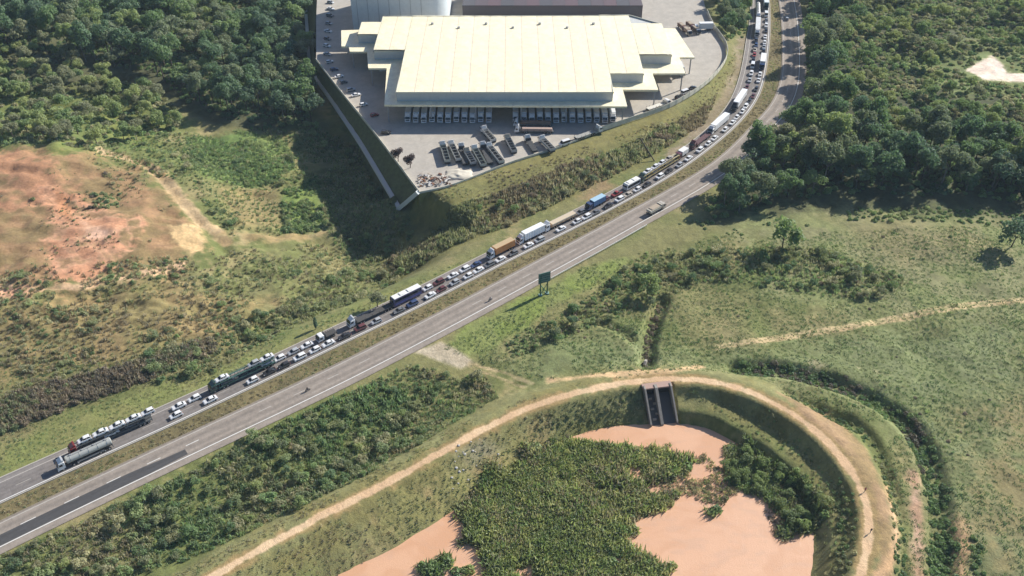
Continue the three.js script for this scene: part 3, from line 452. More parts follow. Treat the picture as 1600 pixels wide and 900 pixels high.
// trucks: local +x is forward, origin on the ground at the middle
function wheels(g, xs, w = 2.4) { for (const x of xs) for (const s of [-1, 1]) { const m = part(g, 'wheel', bigWheelG, tyreM); m.position.set(x, 0.5, s * (w / 2 - 0.18)); part(m, 'rim', cyl(0.26, 0.02, 0, 0, s * 0.18, 10), rimM); } }
function cabin(g, x, col, o = {}) {   // x: front bumper
  const h = o.h ?? 2.9, L = o.L ?? 2.1, P = pm(col);
  const c = part(g, 'cab', prof([[x - L, 0.75], [x - L, h], [x - L + 0.3, h + 0.12], [x - 0.55, h + 0.05], [x - 0.1, h - 1.05], [x, h - 1.4], [x, 0.55], [x - 0.8, 0.55]], 2.45, 0.08), P);
  part(c, 'windshield', frustum(x - 0.12, x + 0.0, 1.08, h - 1.1, x - 0.5, x - 0.36, 1.02, h - 0.12), glassM);
  for (const s of [-1, 1]) part(c, 'side_window', box(0.95, 0.7, 0.04, x - 1.0, h - 0.75, s * 1.225), glassM);
  part(c, 'grille', box(0.06, 0.6, 1.7, x + 0.01, 1.25, 0), chassisM);
  part(c, 'bumper', box(0.25, 0.4, 2.46, x + 0.02, 0.62, 0), o.bumper ?? P);
  for (const s of [-1, 1]) part(c, 'headlight', box(0.08, 0.2, 0.4, x + 0.06, 0.95, s * 0.95), lampM);
  for (const s of [-1, 1]) part(c, 'mirror', box(0.12, 0.6, 0.22, x - 0.25, h - 0.8, s * 1.42), chassisM);
  if (o.deflector !== false) part(c, 'air_deflector', prof([[x - L + 0.05, h + 0.1], [x - L + 0.05, h + 0.95], [x - L + 0.5, h + 0.85], [x - 0.7, h + 0.1]], 2.1, 0.06), P);
}
function truck(kind, L, o) {
  const g = new THREE.Group(), f = L / 2, r = -L / 2, cabL = 2.1;
  cabin(g, f, o.cab, o);
  const cx0 = r, cx1 = f - cabL - 0.55, cl = cx1 - cx0, cm = (cx0 + cx1) / 2;
  part(g, 'chassis', merge([box(L - 0.6, 0.28, 0.9, -0.2, 0.95, 0), box(0.15, 0.5, 2.3, r + 0.1, 0.75, 0)]), chassisM);
  wheels(g, o.axles ?? (L > 12 ? [f - 1.3, f - 4.3, f - 5.5, r + 1.2, r + 2.45, r + 3.7] : L > 8 ? [f - 1.3, r + 1.4, r + 2.6] : [f - 1.2, r + 1.4]));
  const M = (n, c, ro = 0.7) => o[n] ?? std(lin(...c), ro);
  if (kind === 'tank') {
    const pr = [[0, -cl / 2], [0.75, -cl / 2], [1.12, -cl / 2 + 0.25], [1.15, cl / 2 - 0.25], [0.75, cl / 2], [0, cl / 2]].map(p => new THREE.Vector2(...p));
    const tg = new THREE.LatheGeometry(pr, 20); tg.rotateZ(-Math.PI / 2); tg.scale(1, 0.95, 1.06); tg.translate(cm, 2.35, 0);
    const t = part(g, 'tank', tg, M('tank', [0.40, 0.40, 0.36], 0.5));
    for (let k = 0; k < 5; k++) { const rg = new THREE.TorusGeometry(1.17, 0.05, 5, 20); rg.rotateY(Math.PI / 2); rg.scale(1, 0.95, 1.06); rg.translate(cx0 + cl * (k + 0.5) / 5, 2.35, 0); part(t, 'tank_band', rg, steelM); }
    part(t, 'walkway', box(cl * 0.85, 0.06, 0.55, cm, 3.5, 0), M('walk', [0.3, 0.3, 0.28]));
    for (let k = 0; k < 4; k++) part(t, 'hatch', cyl(0.3, 0.16, cx0 + cl * (k + 0.5) / 4, 3.58, 0, 10, 'y'), steelM);
    for (const s of [-1, 1]) part(g, 'side_guard', box(cl * 0.6, 0.5, 0.08, cm, 0.85, s * 1.15), steelM);
  } else if (kind === 'box' || kind === 'container') {
    const h = o.bh ?? 2.75, m = M('box', [0.8, 0.8, 0.78], 0.6);
    const b = part(g, 'cargo_box', box(cl, h, 2.55, cm, 1.15 + h / 2, 0), m);
    part(b, 'roof_sheet', box(cl - 0.1, 0.05, 2.45, cm, 1.15 + h + 0.02, 0), o.roof ?? m);
    const n = Math.round(cl / (kind === 'container' ? 0.6 : 1.2)), rb = []; for (let k = 0; k <= n; k++) for (const s of [-1, 1]) rb.push(box(kind === 'container' ? 0.22 : 0.06, h - 0.2, 0.06, cx0 + 0.1 + (cl - 0.2) * k / n, 1.15 + h / 2, s * 1.285));
    part(b, 'side_rib', merge(rb), m);
    for (const s of [-1, 1]) part(b, 'rear_door', box(0.05, h - 0.2, 1.2, cx0 - 0.02, 1.15 + h / 2, s * 0.62), m);
    for (const s of [-1, 1]) part(b, 'taillight', box(0.05, 0.15, 0.35, cx0 - 0.05, 1.05, s * 1.0), tailM);
  } else if (kind === 'flat') {
    const b = part(g, 'bed', box(cl, 0.18, 2.5, cm, 1.25, 0), M('bed', [0.07, 0.065, 0.06], 0.9));
    part(b, 'headboard', box(0.12, 1.2, 2.45, cx1 - 0.1, 1.9, 0), M('bed', [0.1, 0.1, 0.1]));
    for (let k = 0; k < 6; k++) for (const s of [-1, 1]) part(b, 'stake', box(0.09, 0.7, 0.09, cx0 + 0.3 + (cl - 0.8) * k / 5, 1.65, s * 1.2), chassisM);
    if (o.load) part(b, 'load', prof([[cx0 + 0.3, 1.36], [cx0 + 0.5, 2.3], [cx1 - 0.8, 2.35], [cx1 - 0.4, 1.36]], 2.2, 0.12), o.load);
  } else if (kind === 'curtain') {   // low-sided trailer with folded tarpaulin ridges
    const b = part(g, 'bed', box(cl, 0.2, 2.5, cm, 1.2, 0), M('bed', [0.2, 0.19, 0.15]));
    for (const s of [-1, 1]) part(b, 'side_board', box(cl, 1.15, 0.09, cm, 1.85, s * 1.22), M('side', [0.40, 0.40, 0.32]));
    for (const x of [cx0 + 0.05, cx1 - 0.05]) part(b, 'end_board', box(0.09, 1.15, 2.35, x, 1.85, 0), M('side', [0.40, 0.40, 0.32]));
    for (let k = 1; k < 5; k++) part(b, 'cross_bow', box(0.1, 0.1, 2.35, cx0 + cl * k / 5, 2.38, 0), M('side', [0.4, 0.4, 0.32]));
  } else if (kind === 'dump') {
    part(g, 'tipper_body', prof([[cx0, 1.9], [cx0 + 0.25, 1.2], [cx1, 1.2], [cx1, 2.75], [cx1 + 0.5, 2.75], [cx1 + 0.5, 2.85], [cx1 - 0.1, 2.85], [cx1 - 0.15, 2.4], [cx0 + 0.1, 2.4]], 2.5, 0.06), M('box', [0.5, 0.45, 0.36]));
    part(g, 'load', prof([[cx0 + 0.4, 2.3], [cx0 + 1.2, 2.7], [cx1 - 1, 2.75], [cx1 - 0.3, 2.35]], 2.2, 0.15), M('sand', [0.42, 0.34, 0.25], 1));
  } else if (kind === 'carrier') {
    const fm = M('frame', [0.10, 0.11, 0.11], 0.6), dk = M('deck', [0.12, 0.13, 0.13], 0.8);
    const lo = part(g, 'lower_deck', box(cl, 0.12, 2.5, cm, 0.98, 0), dk), up = part(g, 'upper_deck', merge([box(cl + 1.6, 0.1, 0.62, cm + 0.8, 2.78, 0.85), box(cl + 1.6, 0.1, 0.62, cm + 0.8, 2.78, -0.85), ...[...Array(9)].map((_, k) => box(0.12, 0.08, 2.4, cx0 + cl * k / 8, 2.72, 0))]), dk);
    for (let k = 0; k < 7; k++) for (const s of [-1, 1]) { const x = cx0 + 0.15 + (cl - 0.4) * k / 6; part(g, 'post', box(0.13, 1.75, 0.1, x, 1.9, s * 1.24), fm); if (k) part(g, 'brace', bar([x, 1.1, s * 1.24], [x - (cl - 0.4) / 6, 2.7, s * 1.24], 0.05, 5), fm); }
    for (const s of [-1, 1]) { part(up, 'rail', box(cl + 1.6, 0.1, 0.08, cm + 0.8, 3.05, s * 1.26), fm); part(lo, 'rail', box(cl, 0.12, 0.08, cm, 1.3, s * 1.27), fm); }
    part(g, 'head_frame', merge([bar([f - cabL - 0.4, 1, 1.1], [f - 1.2, 3.1, 1.1], 0.07), bar([f - cabL - 0.4, 1, -1.1], [f - 1.2, 3.1, -1.1], 0.07)]), fm);
  }
  return g;
}
function bus(L, o) {
  const g = new THREE.Group(), f = L / 2, h = o.h ?? 3.4;
  const b = part(g, 'body', prof([[-f, 0.45], [-f, h - 0.2], [-f + 0.2, h], [f - 0.5, h], [f - 0.12, h - 0.4], [f, 1.3], [f, 0.45]], 2.5, 0.08), o.side);
  part(b, 'roof', prof([[-f + 0.1, h - 0.02], [-f + 0.25, h + 0.1], [f - 0.6, h + 0.1], [f - 0.45, h - 0.02]], 2.36, 0.05), o.roof);
  for (const s of [-1, 1]) { part(b, 'window_band', box(L - 1.1, 0.95, 0.04, -0.1, h - 0.95, s * 1.255), glassM); part(b, 'stripe', box(L - 1.4, 0.5, 0.03, -0.1, 1.3, s * 1.252), o.stripe); }
  part(b, 'windshield', box(0.06, 1.5, 2.2, f - 0.06, h - 1.25, 0), glassM);
  part(b, 'rear_window', box(0.06, 0.9, 2.0, -f - 0.005, h - 0.95, 0), glassM);
  for (const x of [-1.5, 1.8]) part(b, 'air_conditioner', box(1.6, 0.25, 1.6, x, h + 0.2, 0), o.roof);
  for (const s of [-1, 1]) { part(b, 'headlight', box(0.06, 0.2, 0.4, f + 0.01, 0.85, s * 0.9), lampM); part(b, 'taillight', box(0.06, 0.4, 0.2, -f - 0.02, 1.1, s * 1.05), tailM); }
  wheels(g, L > 10 ? [f - 2.6, -f + 2.4, -f + 3.6] : [f - 1.6, -f + 1.6]);
  return g;
}
function add(g, name, label, category, x, y, z, dx, dz, group) { g.name = numbered(name); scene.add(g); tag(g, label, category, group); return place(g, x, y, z, dx, dz); }

// ---- the queue on the upper carriageway, heading to the lower left
const LANE = { m: 2.35, v: 6.0 };   // offsets from the median edge
const laneName = { m: 'median-side lane', v: 'verge-side lane' };
const VY = RY + 0.012;
const trafficUp = [];
function lanePos(lane, px, py) { const [x, z] = at(px, py, 0); const s = stationOf(upR, x, z); return s; }
function laneXZ(lane, s) { const p = pointAt(upR, s), o = LANE[lane] + (lane === 'v' ? 0.9 * sstep(-360, -430, p.z) : 0); return { x: p.x + p.dz * o, z: p.z - p.dx * o, dx: -p.dx, dz: -p.dz }; }
const landmarks = [];
function queueTruck(lane, front, rear, maker, name, label, category, short) {
  const s0 = lanePos(lane, ...front), s1 = lanePos(lane, ...rear), L = clamp(s1 - s0, 5, 26), p = laneXZ(lane, (s0 + s1) / 2);
  const g = add(maker(L), name, label, category, p.x, VY, p.z, p.dx, p.dz);
  landmarks.push({ s: (s0 + s1) / 2, lane, short, a: (s0 + s1) / 2 - L / 2, b: (s0 + s1) / 2 + L / 2 }); return { s0, s1, p, L, g };
}
const T1 = queueTruck('v', [112, 716], [238, 657], L => truck('carrier', L, { cab: 'red', h: 3.0 }), 'car_carrier', 'car carrier with red cab and white cars on its upper deck', 'truck', 'red-cab car carrier');
queueTruck('m', [94, 741], [182, 706], L => truck('tank', L, { cab: 'white' }), 'tanker_truck', 'grey tanker truck with white cab beside the red-cab carrier', 'truck', 'grey tanker truck');
const greenP = std(lin(0.035, 0.085, 0.07), 0.6);
const T2 = queueTruck('v', [331, 617], [431, 570], L => truck('carrier', L, { cab: 'green', frame: std(lin(0.06, 0.13, 0.11), 0.6), deck: std(lin(0.05, 0.11, 0.09), 0.7), h: 3.0 }), 'car_carrier', 'dark green car carrier with a half empty upper deck', 'truck', 'dark green car carrier');
queueTruck('v', [502, 535], [524, 525], L => truck('flat', 7, { cab: 'white', h: 2.4, deflector: false }), 'flatbed_truck', 'small white-cab flatbed truck ahead of the long black flatbed', 'truck', 'small flatbed truck');
queueTruck('v', [546, 513], [616, 482], L => truck('flat', L, { cab: 'white', h: 3.0 }), 'flatbed_truck', 'white-cab truck pulling a long empty black flatbed trailer', 'truck', 'long black flatbed');
queueTruck('v', [618, 484], [662, 463], L => bus(clamp(L, 12, 14), { side: std(lin(0.10, 0.085, 0.16), 0.35), roof: std(lin(0.8, 0.78, 0.72), 0.5), stripe: std(lin(0.10, 0.12, 0.33), 0.4), h: 3.7 }), 'coach_bus', 'coach with white roof and dark purple sides behind the black flatbed', 'bus', 'white-roofed coach');
queueTruck('v', [769, 409], [806, 389], L => truck('container', clamp(L, 10, 14), { cab: 'white', box: std(lin(0.60, 0.27, 0.09), 0.7), roof: std(lin(0.50, 0.36, 0.20), 0.8) }), 'container_truck', 'truck carrying an orange shipping container', 'truck', 'orange container truck');
queueTruck('v', [813, 385], [850, 364], L => truck('box', clamp(L, 12, 15), { cab: 'white', box: std(lin(0.82, 0.82, 0.80), 0.5), bh: 2.9 }), 'box_truck', 'semi-trailer with tall plain white box behind the orange container', 'truck', 'tall white box truck');
queueTruck('v', [853, 364], [903, 341], L => truck('flat', L, { cab: 'white', h: 3.1, bed: std(lin(0.3, 0.2, 0.12), 0.9), load: std(lin(0.58, 0.47, 0.33), 0.9) }), 'flatbed_truck', 'flatbed truck with a long beige load behind the white box truck', 'truck', 'beige-loaded flatbed');
queueTruck('v', [917, 329], [940, 314], L => truck('box', clamp(L, 8, 10), { cab: 'blue', box: std(lin(0.12, 0.22, 0.38), 0.6), roof: std(lin(0.36, 0.52, 0.62), 0.6), bh: 2.3, deflector: false }), 'box_truck', 'small blue box truck with pale blue roof', 'truck', 'blue box truck');
queueTruck('v', [974, 297], [994, 285], L => bus(clamp(L, 7.5, 9), { side: std(lin(0.7, 0.69, 0.66), 0.4), roof: std(lin(0.8, 0.78, 0.72), 0.5), stripe: std(lin(0.10, 0.10, 0.11), 0.4), h: 2.9 }), 'minibus', 'white minibus with dark side windows between blue truck and yellow carrier', 'bus', 'white minibus');
const T3 = queueTruck('v', [1000, 286], [1056, 250], L => truck('carrier', L, { cab: 'green', frame: std(lin(0.50, 0.38, 0.12), 0.6), deck: std(lin(0.36, 0.31, 0.2), 0.7), h: 3.0 }), 'car_carrier', 'car carrier with yellow frame and dark cab behind the white minibus', 'truck', 'yellow-framed car carrier');
queueTruck('v', [1055, 251], [1070, 238], L => truck('box', 7.5, { cab: 'maroon', box: std(lin(0.74, 0.72, 0.68), 0.6), bh: 2.0, deflector: false }), 'box_truck', 'small box truck with dark red cab behind the yellow-framed carrier', 'truck', 'small dark red-cab truck');
queueTruck('v', [1078, 235], [1106, 210], L => truck('flat', clamp(L, 12, 16), { cab: 'maroon', bed: std(lin(0.12, 0.06, 0.06), 0.9), h: 2.9 }), 'flatbed_truck', 'long dark red empty flatbed truck ahead of a narrow white box', 'truck', 'dark red flatbed');
queueTruck('v', [1106, 212], [1134, 187], L => truck('box', clamp(L, 13, 17), { cab: 'white', box: std(lin(0.8, 0.8, 0.78), 0.5), bh: 2.8 }), 'box_truck', 'white box semi-trailer on the bend behind the dark red flatbed', 'truck', 'first white trailer on the bend');
queueTruck('v', [1139, 177], [1163, 147], L => truck('box', clamp(L, 14, 18), { cab: 'black', box: std(lin(0.8, 0.8, 0.78), 0.5), bh: 2.7 }), 'box_truck', 'long white box trailer with black cab farther up the bend', 'truck', 'second white trailer on the bend');
queueTruck('m', [1194, 112], [1197, 93], L => truck('box', clamp(L, 9, 13), { cab: 'blue', box: std(lin(0.8, 0.8, 0.78), 0.5), bh: 2.6, deflector: false }), 'box_truck', 'white box truck with dark blue cab high on the bend, median side', 'truck', 'blue-cab box truck');
queueTruck('v', [1187, 60], [1187, 37], L => truck('box', clamp(L, 13, 20), { cab: 'white', box: std(lin(0.62, 0.62, 0.60), 0.6), bh: 2.7 }), 'box_truck', 'light grey box semi near the top of the queue', 'truck', 'light grey semi');
queueTruck('v', [1185, 33], [1184, 12], L => truck('tank', clamp(L, 13, 20), { cab: 'white', tank: std(lin(0.62, 0.60, 0.54), 0.5) }), 'tanker_truck', 'pale tanker truck at the far top of the queue', 'truck', 'pale tanker');
queueTruck('m', [1198, 17], [1198, -3], L => truck('box', clamp(L, 13, 20), { cab: 'green', box: std(lin(0.7, 0.74, 0.72), 0.5), bh: 2.7 }), 'box_truck', 'pale box truck at the far top in the median-side lane', 'truck', 'far pale box truck');
// cars: lane, px, py, kind, colour
const queue = [['v', 281, 638, 'sedan', 'white'], ['v', 307, 628, 'hatchback', 'white'], ['m', 279, 656, 'hatchback', 'white'], ['m', 332, 631, 'sedan', 'white'], ['m', 398, 600, 'hatchback', 'white'], ['m', 426, 588, 'sedan', 'black'], ['m', 446, 577, 'hatchback', 'black'],
  ['v', 440, 565, 'hatchback', 'white'], ['v', 462, 557, 'hatchback', 'silver'], ['v', 481, 547, 'sedan', 'white'], ['m', 472, 564, 'suv', 'white'], ['m', 496, 553, 'hatchback', 'white'], ['m', 518, 544, 'sedan', 'white'], ['m', 544, 533, 'sedan', 'black'], ['m', 569, 521, 'suv', 'maroon'], ['m', 592, 508, 'hatchback', 'silver'], ['m', 629, 492, 'sedan', 'grey'], ['m', 649, 481, 'suv', 'blue'],
  ['v', 673, 456, 'hatchback', 'white'], ['m', 675, 466, 'sedan', 'white'], ['v', 690, 449, 'suv', 'maroon'], ['m', 692, 459, 'hatchback', 'maroon'], ['v', 712, 436, 'sedan', 'white'], ['m', 715, 447, 'hatchback', 'silver'], ['v', 731, 427, 'suv', 'white'], ['m', 735, 436, 'hatchback', 'white'], ['m', 752, 428, 'sedan', 'white'], ['v', 748, 419, 'sedan', 'blue'], ['m', 770, 420, 'suv', 'grey'], ['m', 787, 411, 'sedan', 'white'], ['m', 807, 401, 'hatchback', 'grey'], ['m', 829, 388, 'sedan', 'white'], ['m', 847, 380, 'suv', 'silver'],
  ['m', 881, 363, 'sedan', 'white'], ['m', 904, 350, 'hatchback', 'white'], ['m', 919, 343, 'suv', 'white'], ['m', 934, 337, 'sedan', 'grey'], ['v', 910, 336, 'suv', 'grey'], ['v', 950, 316, 'hatchback', 'maroon'], ['m', 953, 325, 'sedan', 'black'], ['m', 970, 315, 'suv', 'white'], ['v', 965, 306, 'pickup', 'red'], ['m', 984, 308, 'sedan', 'beige'], ['m', 999, 300, 'hatchback', 'white'], ['m', 1012, 291, 'sedan', 'black'], ['m', 1035, 280, 'suv', 'white'], ['m', 1050, 271, 'sedan', 'black'], ['m', 1064, 261, 'hatchback', 'silver'],
  ['m', 1079, 251, 'sedan', 'white'], ['m', 1097, 238, 'suv', 'white'], ['m', 1110, 228, 'hatchback', 'white'], ['m', 1119, 219, 'sedan', 'white'], ['m', 1134, 205, 'hatchback', 'white'], ['m', 1145, 194, 'sedan', 'white'], ['m', 1167, 169, 'suv', 'white'], ['m', 1177, 152, 'sedan', 'maroon'], ['m', 1182, 141, 'hatchback', 'black'], ['m', 1188, 128, 'sedan', 'white'], ['v', 1166, 138, 'hatchback', 'maroon'], ['v', 1170, 127, 'sedan', 'silver'], ['v', 1175, 117, 'suv', 'white'], ['m', 1193, 119, 'hatchback', 'white'],
  ['v', 1177, 105, 'van', 'white'], ['v', 1179, 96, 'sedan', 'black'], ['v', 1181, 88, 'hatchback', 'red'], ['v', 1183, 80, 'sedan', 'beige'], ['m', 1198, 83, 'hatchback', 'black'], ['m', 1198, 76, 'sedan', 'silver'], ['m', 1199, 69, 'hatchback', 'white'], ['m', 1200, 60, 'sedan', 'white'], ['v', 1187, 66, 'suv', 'black'], ['m', 1199, 50, 'sedan', 'black'], ['m', 1198, 42, 'suv', 'white'], ['m', 1198, 34, 'sedan', 'grey'], ['m', 1198, 25, 'van', 'white']]
  .map(([lane, px, py, kind, col]) => ({ lane, kind, col, s: lanePos(lane, px, py) })).sort((a, b) => a.s - b.s);
const lastS = { m: -99, v: -99 };
const ord = n => ['', 'first', 'second', 'third', 'fourth', 'fifth', 'sixth', 'seventh', 'eighth', 'ninth', 'tenth', 'eleventh', 'twelfth', 'thirteenth', 'fourteenth', 'fifteenth'][n];
{ // the queue is bumper to bumper beyond the dark green carrier: close the larger gaps
  const r = rng(31), sMin = lanePos('m', 430, 580), pal = ['white', 'white', 'silver', 'black', 'white', 'grey', 'maroon', 'white', 'blue'], kinds = ['hatchback', 'sedan', 'hatchback', 'suv'];
  for (const lane of ['m', 'v']) {
    const occ = queue.filter(q => q.lane === lane).map(q => [q.s - 2.4, q.s + 2.4]).concat(landmarks.filter(l => l.lane === lane).map(l => [l.a, l.b])).sort((a, b) => a[0] - b[0]);
    for (let i = 0; i < occ.length - 1; i++) { let a = occ[i][1]; const b = occ[i + 1][0]; if (a < sMin) continue; const n = Math.floor((b - a - 1.2) / 6.0); for (let k = 0; k < n; k++) queue.push({ lane, kind: kinds[(r() * 4) | 0], col: pal[(r() * pal.length) | 0], s: a + (b - a) * (k + 0.5) / n, fill: true }); }
  }
  queue.sort((a, b) => a.s - b.s);
}
for (const q of queue) if (!q.fill) { q.s = Math.max(q.s, lastS[q.lane] + 5.0); lastS[q.lane] = q.s; }
for (const q of queue) {
  const ahead = landmarks.filter(l => l.s < q.s).sort((a, b) => b.s - a.s)[0];
  const n = queue.filter(k => k.lane === q.lane && k.s <= q.s && k.s > ahead.s).length, p = laneXZ(q.lane, q.s), off = (R() - 0.5) * 0.5, turn = (R() - 0.5) * 0.05;
  const dx = p.dx - p.dz * turn, dz = p.dz + p.dx * turn;
  car(q.kind, q.col, `${q.col} ${q.kind}, ${ord(n)} behind the ${ahead.short} in the ${laneName[q.lane]}`, 'vehicles queued on the highway', p.x + p.dz * off, VY, p.z - p.dx * off, dx, dz);
}
// cars riding on the carriers
function riders(T, list, who) { for (const [u, deck, kind, col, lab] of list) { const d = T.p, x = d.x + d.dx * (T.L / 2 - u), z = d.z + d.dz * (T.L / 2 - u); car(kind, col, lab, `cars on the ${who}`, x, VY + (deck ? 2.84 : 1.05), z, d.dx, d.dz); } }
riders(T1, [[4.9, 1, 'hatchback', 'white', 'white hatchback just behind the red cab, front of the upper deck'], [9.6, 1, 'sedan', 'white', 'white sedan, second on the upper deck of the red-cab carrier'], [14.4, 1, 'sedan', 'white', 'white sedan, third on the upper deck of the red-cab carrier'], [19.2, 1, 'sedan', 'white', 'white sedan, fourth on the upper deck of the red-cab carrier'], [23.6, 1, 'hatchback', 'white', 'white hatchback at the tail of the red-cab carrier upper deck'], [12.2, 0, 'sedan', 'white', 'white sedan on the lower deck of the red-cab carrier'], [18.2, 0, 'hatchback', 'grey', 'grey hatchback on the lower deck of the red-cab carrier']], 'red-cab carrier');
riders(T2, [[4.6, 1, 'sedan', 'white', 'white sedan at the front of the dark green carrier upper deck'], [15.4, 1, 'hatchback', 'silver', 'silver hatchback in the middle of the dark green carrier upper deck'], [20, 1, 'sedan', 'white', 'white sedan at the rear of the dark green carrier upper deck'], [6, 0, 'sedan', 'grey', 'grey sedan on the front lower deck of the dark green carrier'], [T2.L - 2.6, 0, 'hatchback', 'white', 'white hatchback on the rear lower deck of the dark green carrier']], 'dark green carrier');
riders(T3, [[5, 1, 'sedan', 'white', 'white sedan at the front of the yellow-framed carrier upper deck'], [10, 1, 'hatchback', 'white', 'white hatchback, second on the yellow-framed carrier upper deck'], [14.6, 1, 'hatchback', 'white', 'white hatchback, third on the yellow-framed carrier upper deck'], [19.5, 1, 'sedan', 'beige', 'beige sedan at the rear of the yellow-framed carrier upper deck'], [10.5, 0, 'sedan', 'silver', 'silver sedan on the yellow-framed carrier lower deck']], 'yellow-framed carrier');
// free-flowing lower carriageway
{
  const s = stationOf(loL, ...at(1024, 330)), p = pointAt(loL, s), o = -7.3;
  add(truck('dump', 9, { cab: 'beige', deflector: false, h: 2.7 }), 'dump_truck', 'loaded beige dump truck alone on the clear lower carriageway', 'truck', p.x + p.dz * o, VY, p.z - p.dx * o, p.dx, p.dz);
  const q = stationOf(loL, ...at(1217, 30)), r = pointAt(loL, q);
  car('hatchback', 'silver', 'silver hatchback alone on the lower carriageway near the top edge', null, r.x + r.dz * -3, VY, r.z - r.dx * -3, r.dx, r.dz);
  const q2 = stationOf(loL, ...at(1190, 205)), r2 = pointAt(loL, q2);
  car('sedan', 'red', 'red sedan on the lower carriageway where the wood overhangs it', null, r2.x + r2.dz * -6, VY, r2.z - r2.dx * -6, r2.dx, r2.dz);
}
// ---- motorcycles with riders, people on the dam
function figure(joints, bones, size, res = 44) {   // one continuous body from tapered capsules
  const mc = new MarchingCubes(res, new THREE.MeshBasicMaterial(), false, false, 40000); mc.isolation = 0; mc.reset();
  const c = new THREE.Vector3(0, size / 2 - 0.08, 0), seg = bones.map(([a, b, ra, rb]) => [new THREE.Vector3(...joints[a]), new THREE.Vector3(...joints[b]), ra, rb]), p = new THREE.Vector3(), d = new THREE.Vector3(), e = new THREE.Vector3();
  for (let z = 0; z < res; z++) for (let y = 0; y < res; y++) for (let x = 0; x < res; x++) {
    p.set((x / (res / 2) - 1) * size / 2 + c.x, (y / (res / 2) - 1) * size / 2 + c.y, (z / (res / 2) - 1) * size / 2 + c.z); let s = 0;
    for (const [A, B, ra, rb] of seg) { d.subVectors(B, A); e.subVectors(p, A); const t = clamp(e.dot(d) / Math.max(1e-9, d.lengthSq())); const q = e.addScaledVector(d, -t).length() - lerp(ra, rb, t); s += Math.exp(-q * 45); }
    mc.field[x + y * res + z * res * res] = Math.log(s + 1e-12) / 45;
  }
  mc.update(); const n = mc.count, g = new THREE.BufferGeometry(); const P = mc.positionArray.slice(0, n * 3), N = mc.normalArray.slice(0, n * 3);
  for (let i = 0; i < n; i++) { P[i * 3] = P[i * 3] * size / 2 + c.x; P[i * 3 + 1] = P[i * 3 + 1] * size / 2 + c.y; P[i * 3 + 2] = P[i * 3 + 2] * size / 2 + c.z; }
  g.setAttribute('position', new THREE.BufferAttribute(P, 3)); g.computeVertexNormals(); return g;
}
const BONES = [['hip', 'chest', 0.15, 0.17], ['chest', 'neck', 0.13, 0.06], ['neck', 'head', 0.06, 0.1], ['head', 'crown', 0.1, 0.095], ...['l', 'r'].flatMap(s => [[s + 'sh', s + 'el', 0.06, 0.045], [s + 'el', s + 'ha', 0.042, 0.035], ['chest', s + 'sh', 0.1, 0.07], ['hip', s + 'hp', 0.13, 0.1], [s + 'hp', s + 'kn', 0.09, 0.065], [s + 'kn', s + 'an', 0.06, 0.042], [s + 'an', s + 'to', 0.045, 0.035]])];
const standing = figure({ hip: [0, 0.95, 0], chest: [0, 1.3, 0], neck: [0, 1.48, 0], head: [0.02, 1.58, 0], crown: [0.02, 1.64, 0], lsh: [0, 1.4, 0.19], lel: [-0.06, 1.12, 0.24], lha: [0.08, 0.88, 0.24], rsh: [0, 1.4, -0.19], rel: [0.02, 1.12, -0.24], rha: [0.16, 0.9, -0.22], lhp: [0, 0.9, 0.09], lkn: [0.12, 0.5, 0.1], lan: [0.14, 0.09, 0.1], lto: [0.3, 0.05, 0.11], rhp: [0, 0.9, -0.09], rkn: [-0.02, 0.5, -0.1], ran: [-0.2, 0.1, -0.1], rto: [-0.06, 0.05, -0.11] }, BONES, 1.9);
const seated = figure({ hip: [-0.25, 0.85, 0], chest: [-0.1, 1.2, 0], neck: [-0.02, 1.37, 0], head: [0.03, 1.47, 0], crown: [0.04, 1.53, 0], lsh: [-0.06, 1.3, 0.19], lel: [0.12, 1.08, 0.3], lha: [0.4, 1.06, 0.28], rsh: [-0.06, 1.3, -0.19], rel: [0.12, 1.08, -0.3], rha: [0.4, 1.06, -0.28], lhp: [-0.2, 0.82, 0.1], lkn: [0.18, 0.68, 0.22], lan: [-0.02, 0.32, 0.2], lto: [0.14, 0.28, 0.2], rhp: [-0.2, 0.82, -0.1], rkn: [0.18, 0.68, -0.22], ran: [-0.02, 0.32, -0.2], rto: [0.14, 0.28, -0.2] }, BONES, 1.8);
function person(geo, label, cloth, trousers, x, y, z, dx, dz, ride) {
  const g = thing('person', label, 'person');
  const col = new Float32Array(geo.attributes.position.count * 3); for (let i = 0; i < col.length / 3; i++) { const yy = geo.attributes.position.getY(i); const c = yy > (ride ? 1.38 : 1.49) ? [0.30, 0.17, 0.11] : yy > (ride ? 0.92 : 0.96) ? cloth : trousers; col.set(c, i * 3); }
  const gg = geo.clone(); gg.setAttribute('color', new THREE.BufferAttribute(col, 3));
  part(g, 'body', gg, std('#ffffff', 0.9, { vertexColors: true }));
  const hair = new THREE.SphereGeometry(0.125, 12, 8, 0, Math.PI * 2, 0, ride ? 2.1 : 1.5); hair.translate(ride ? 0.03 : 0.0, ride ? 1.52 : 1.63, 0); part(g, ride ? 'helmet' : 'hair', hair, std(lin(0.02, 0.02, 0.02), ride ? 0.3 : 0.9));
  return place(g, x, y, z, dx, dz);
}
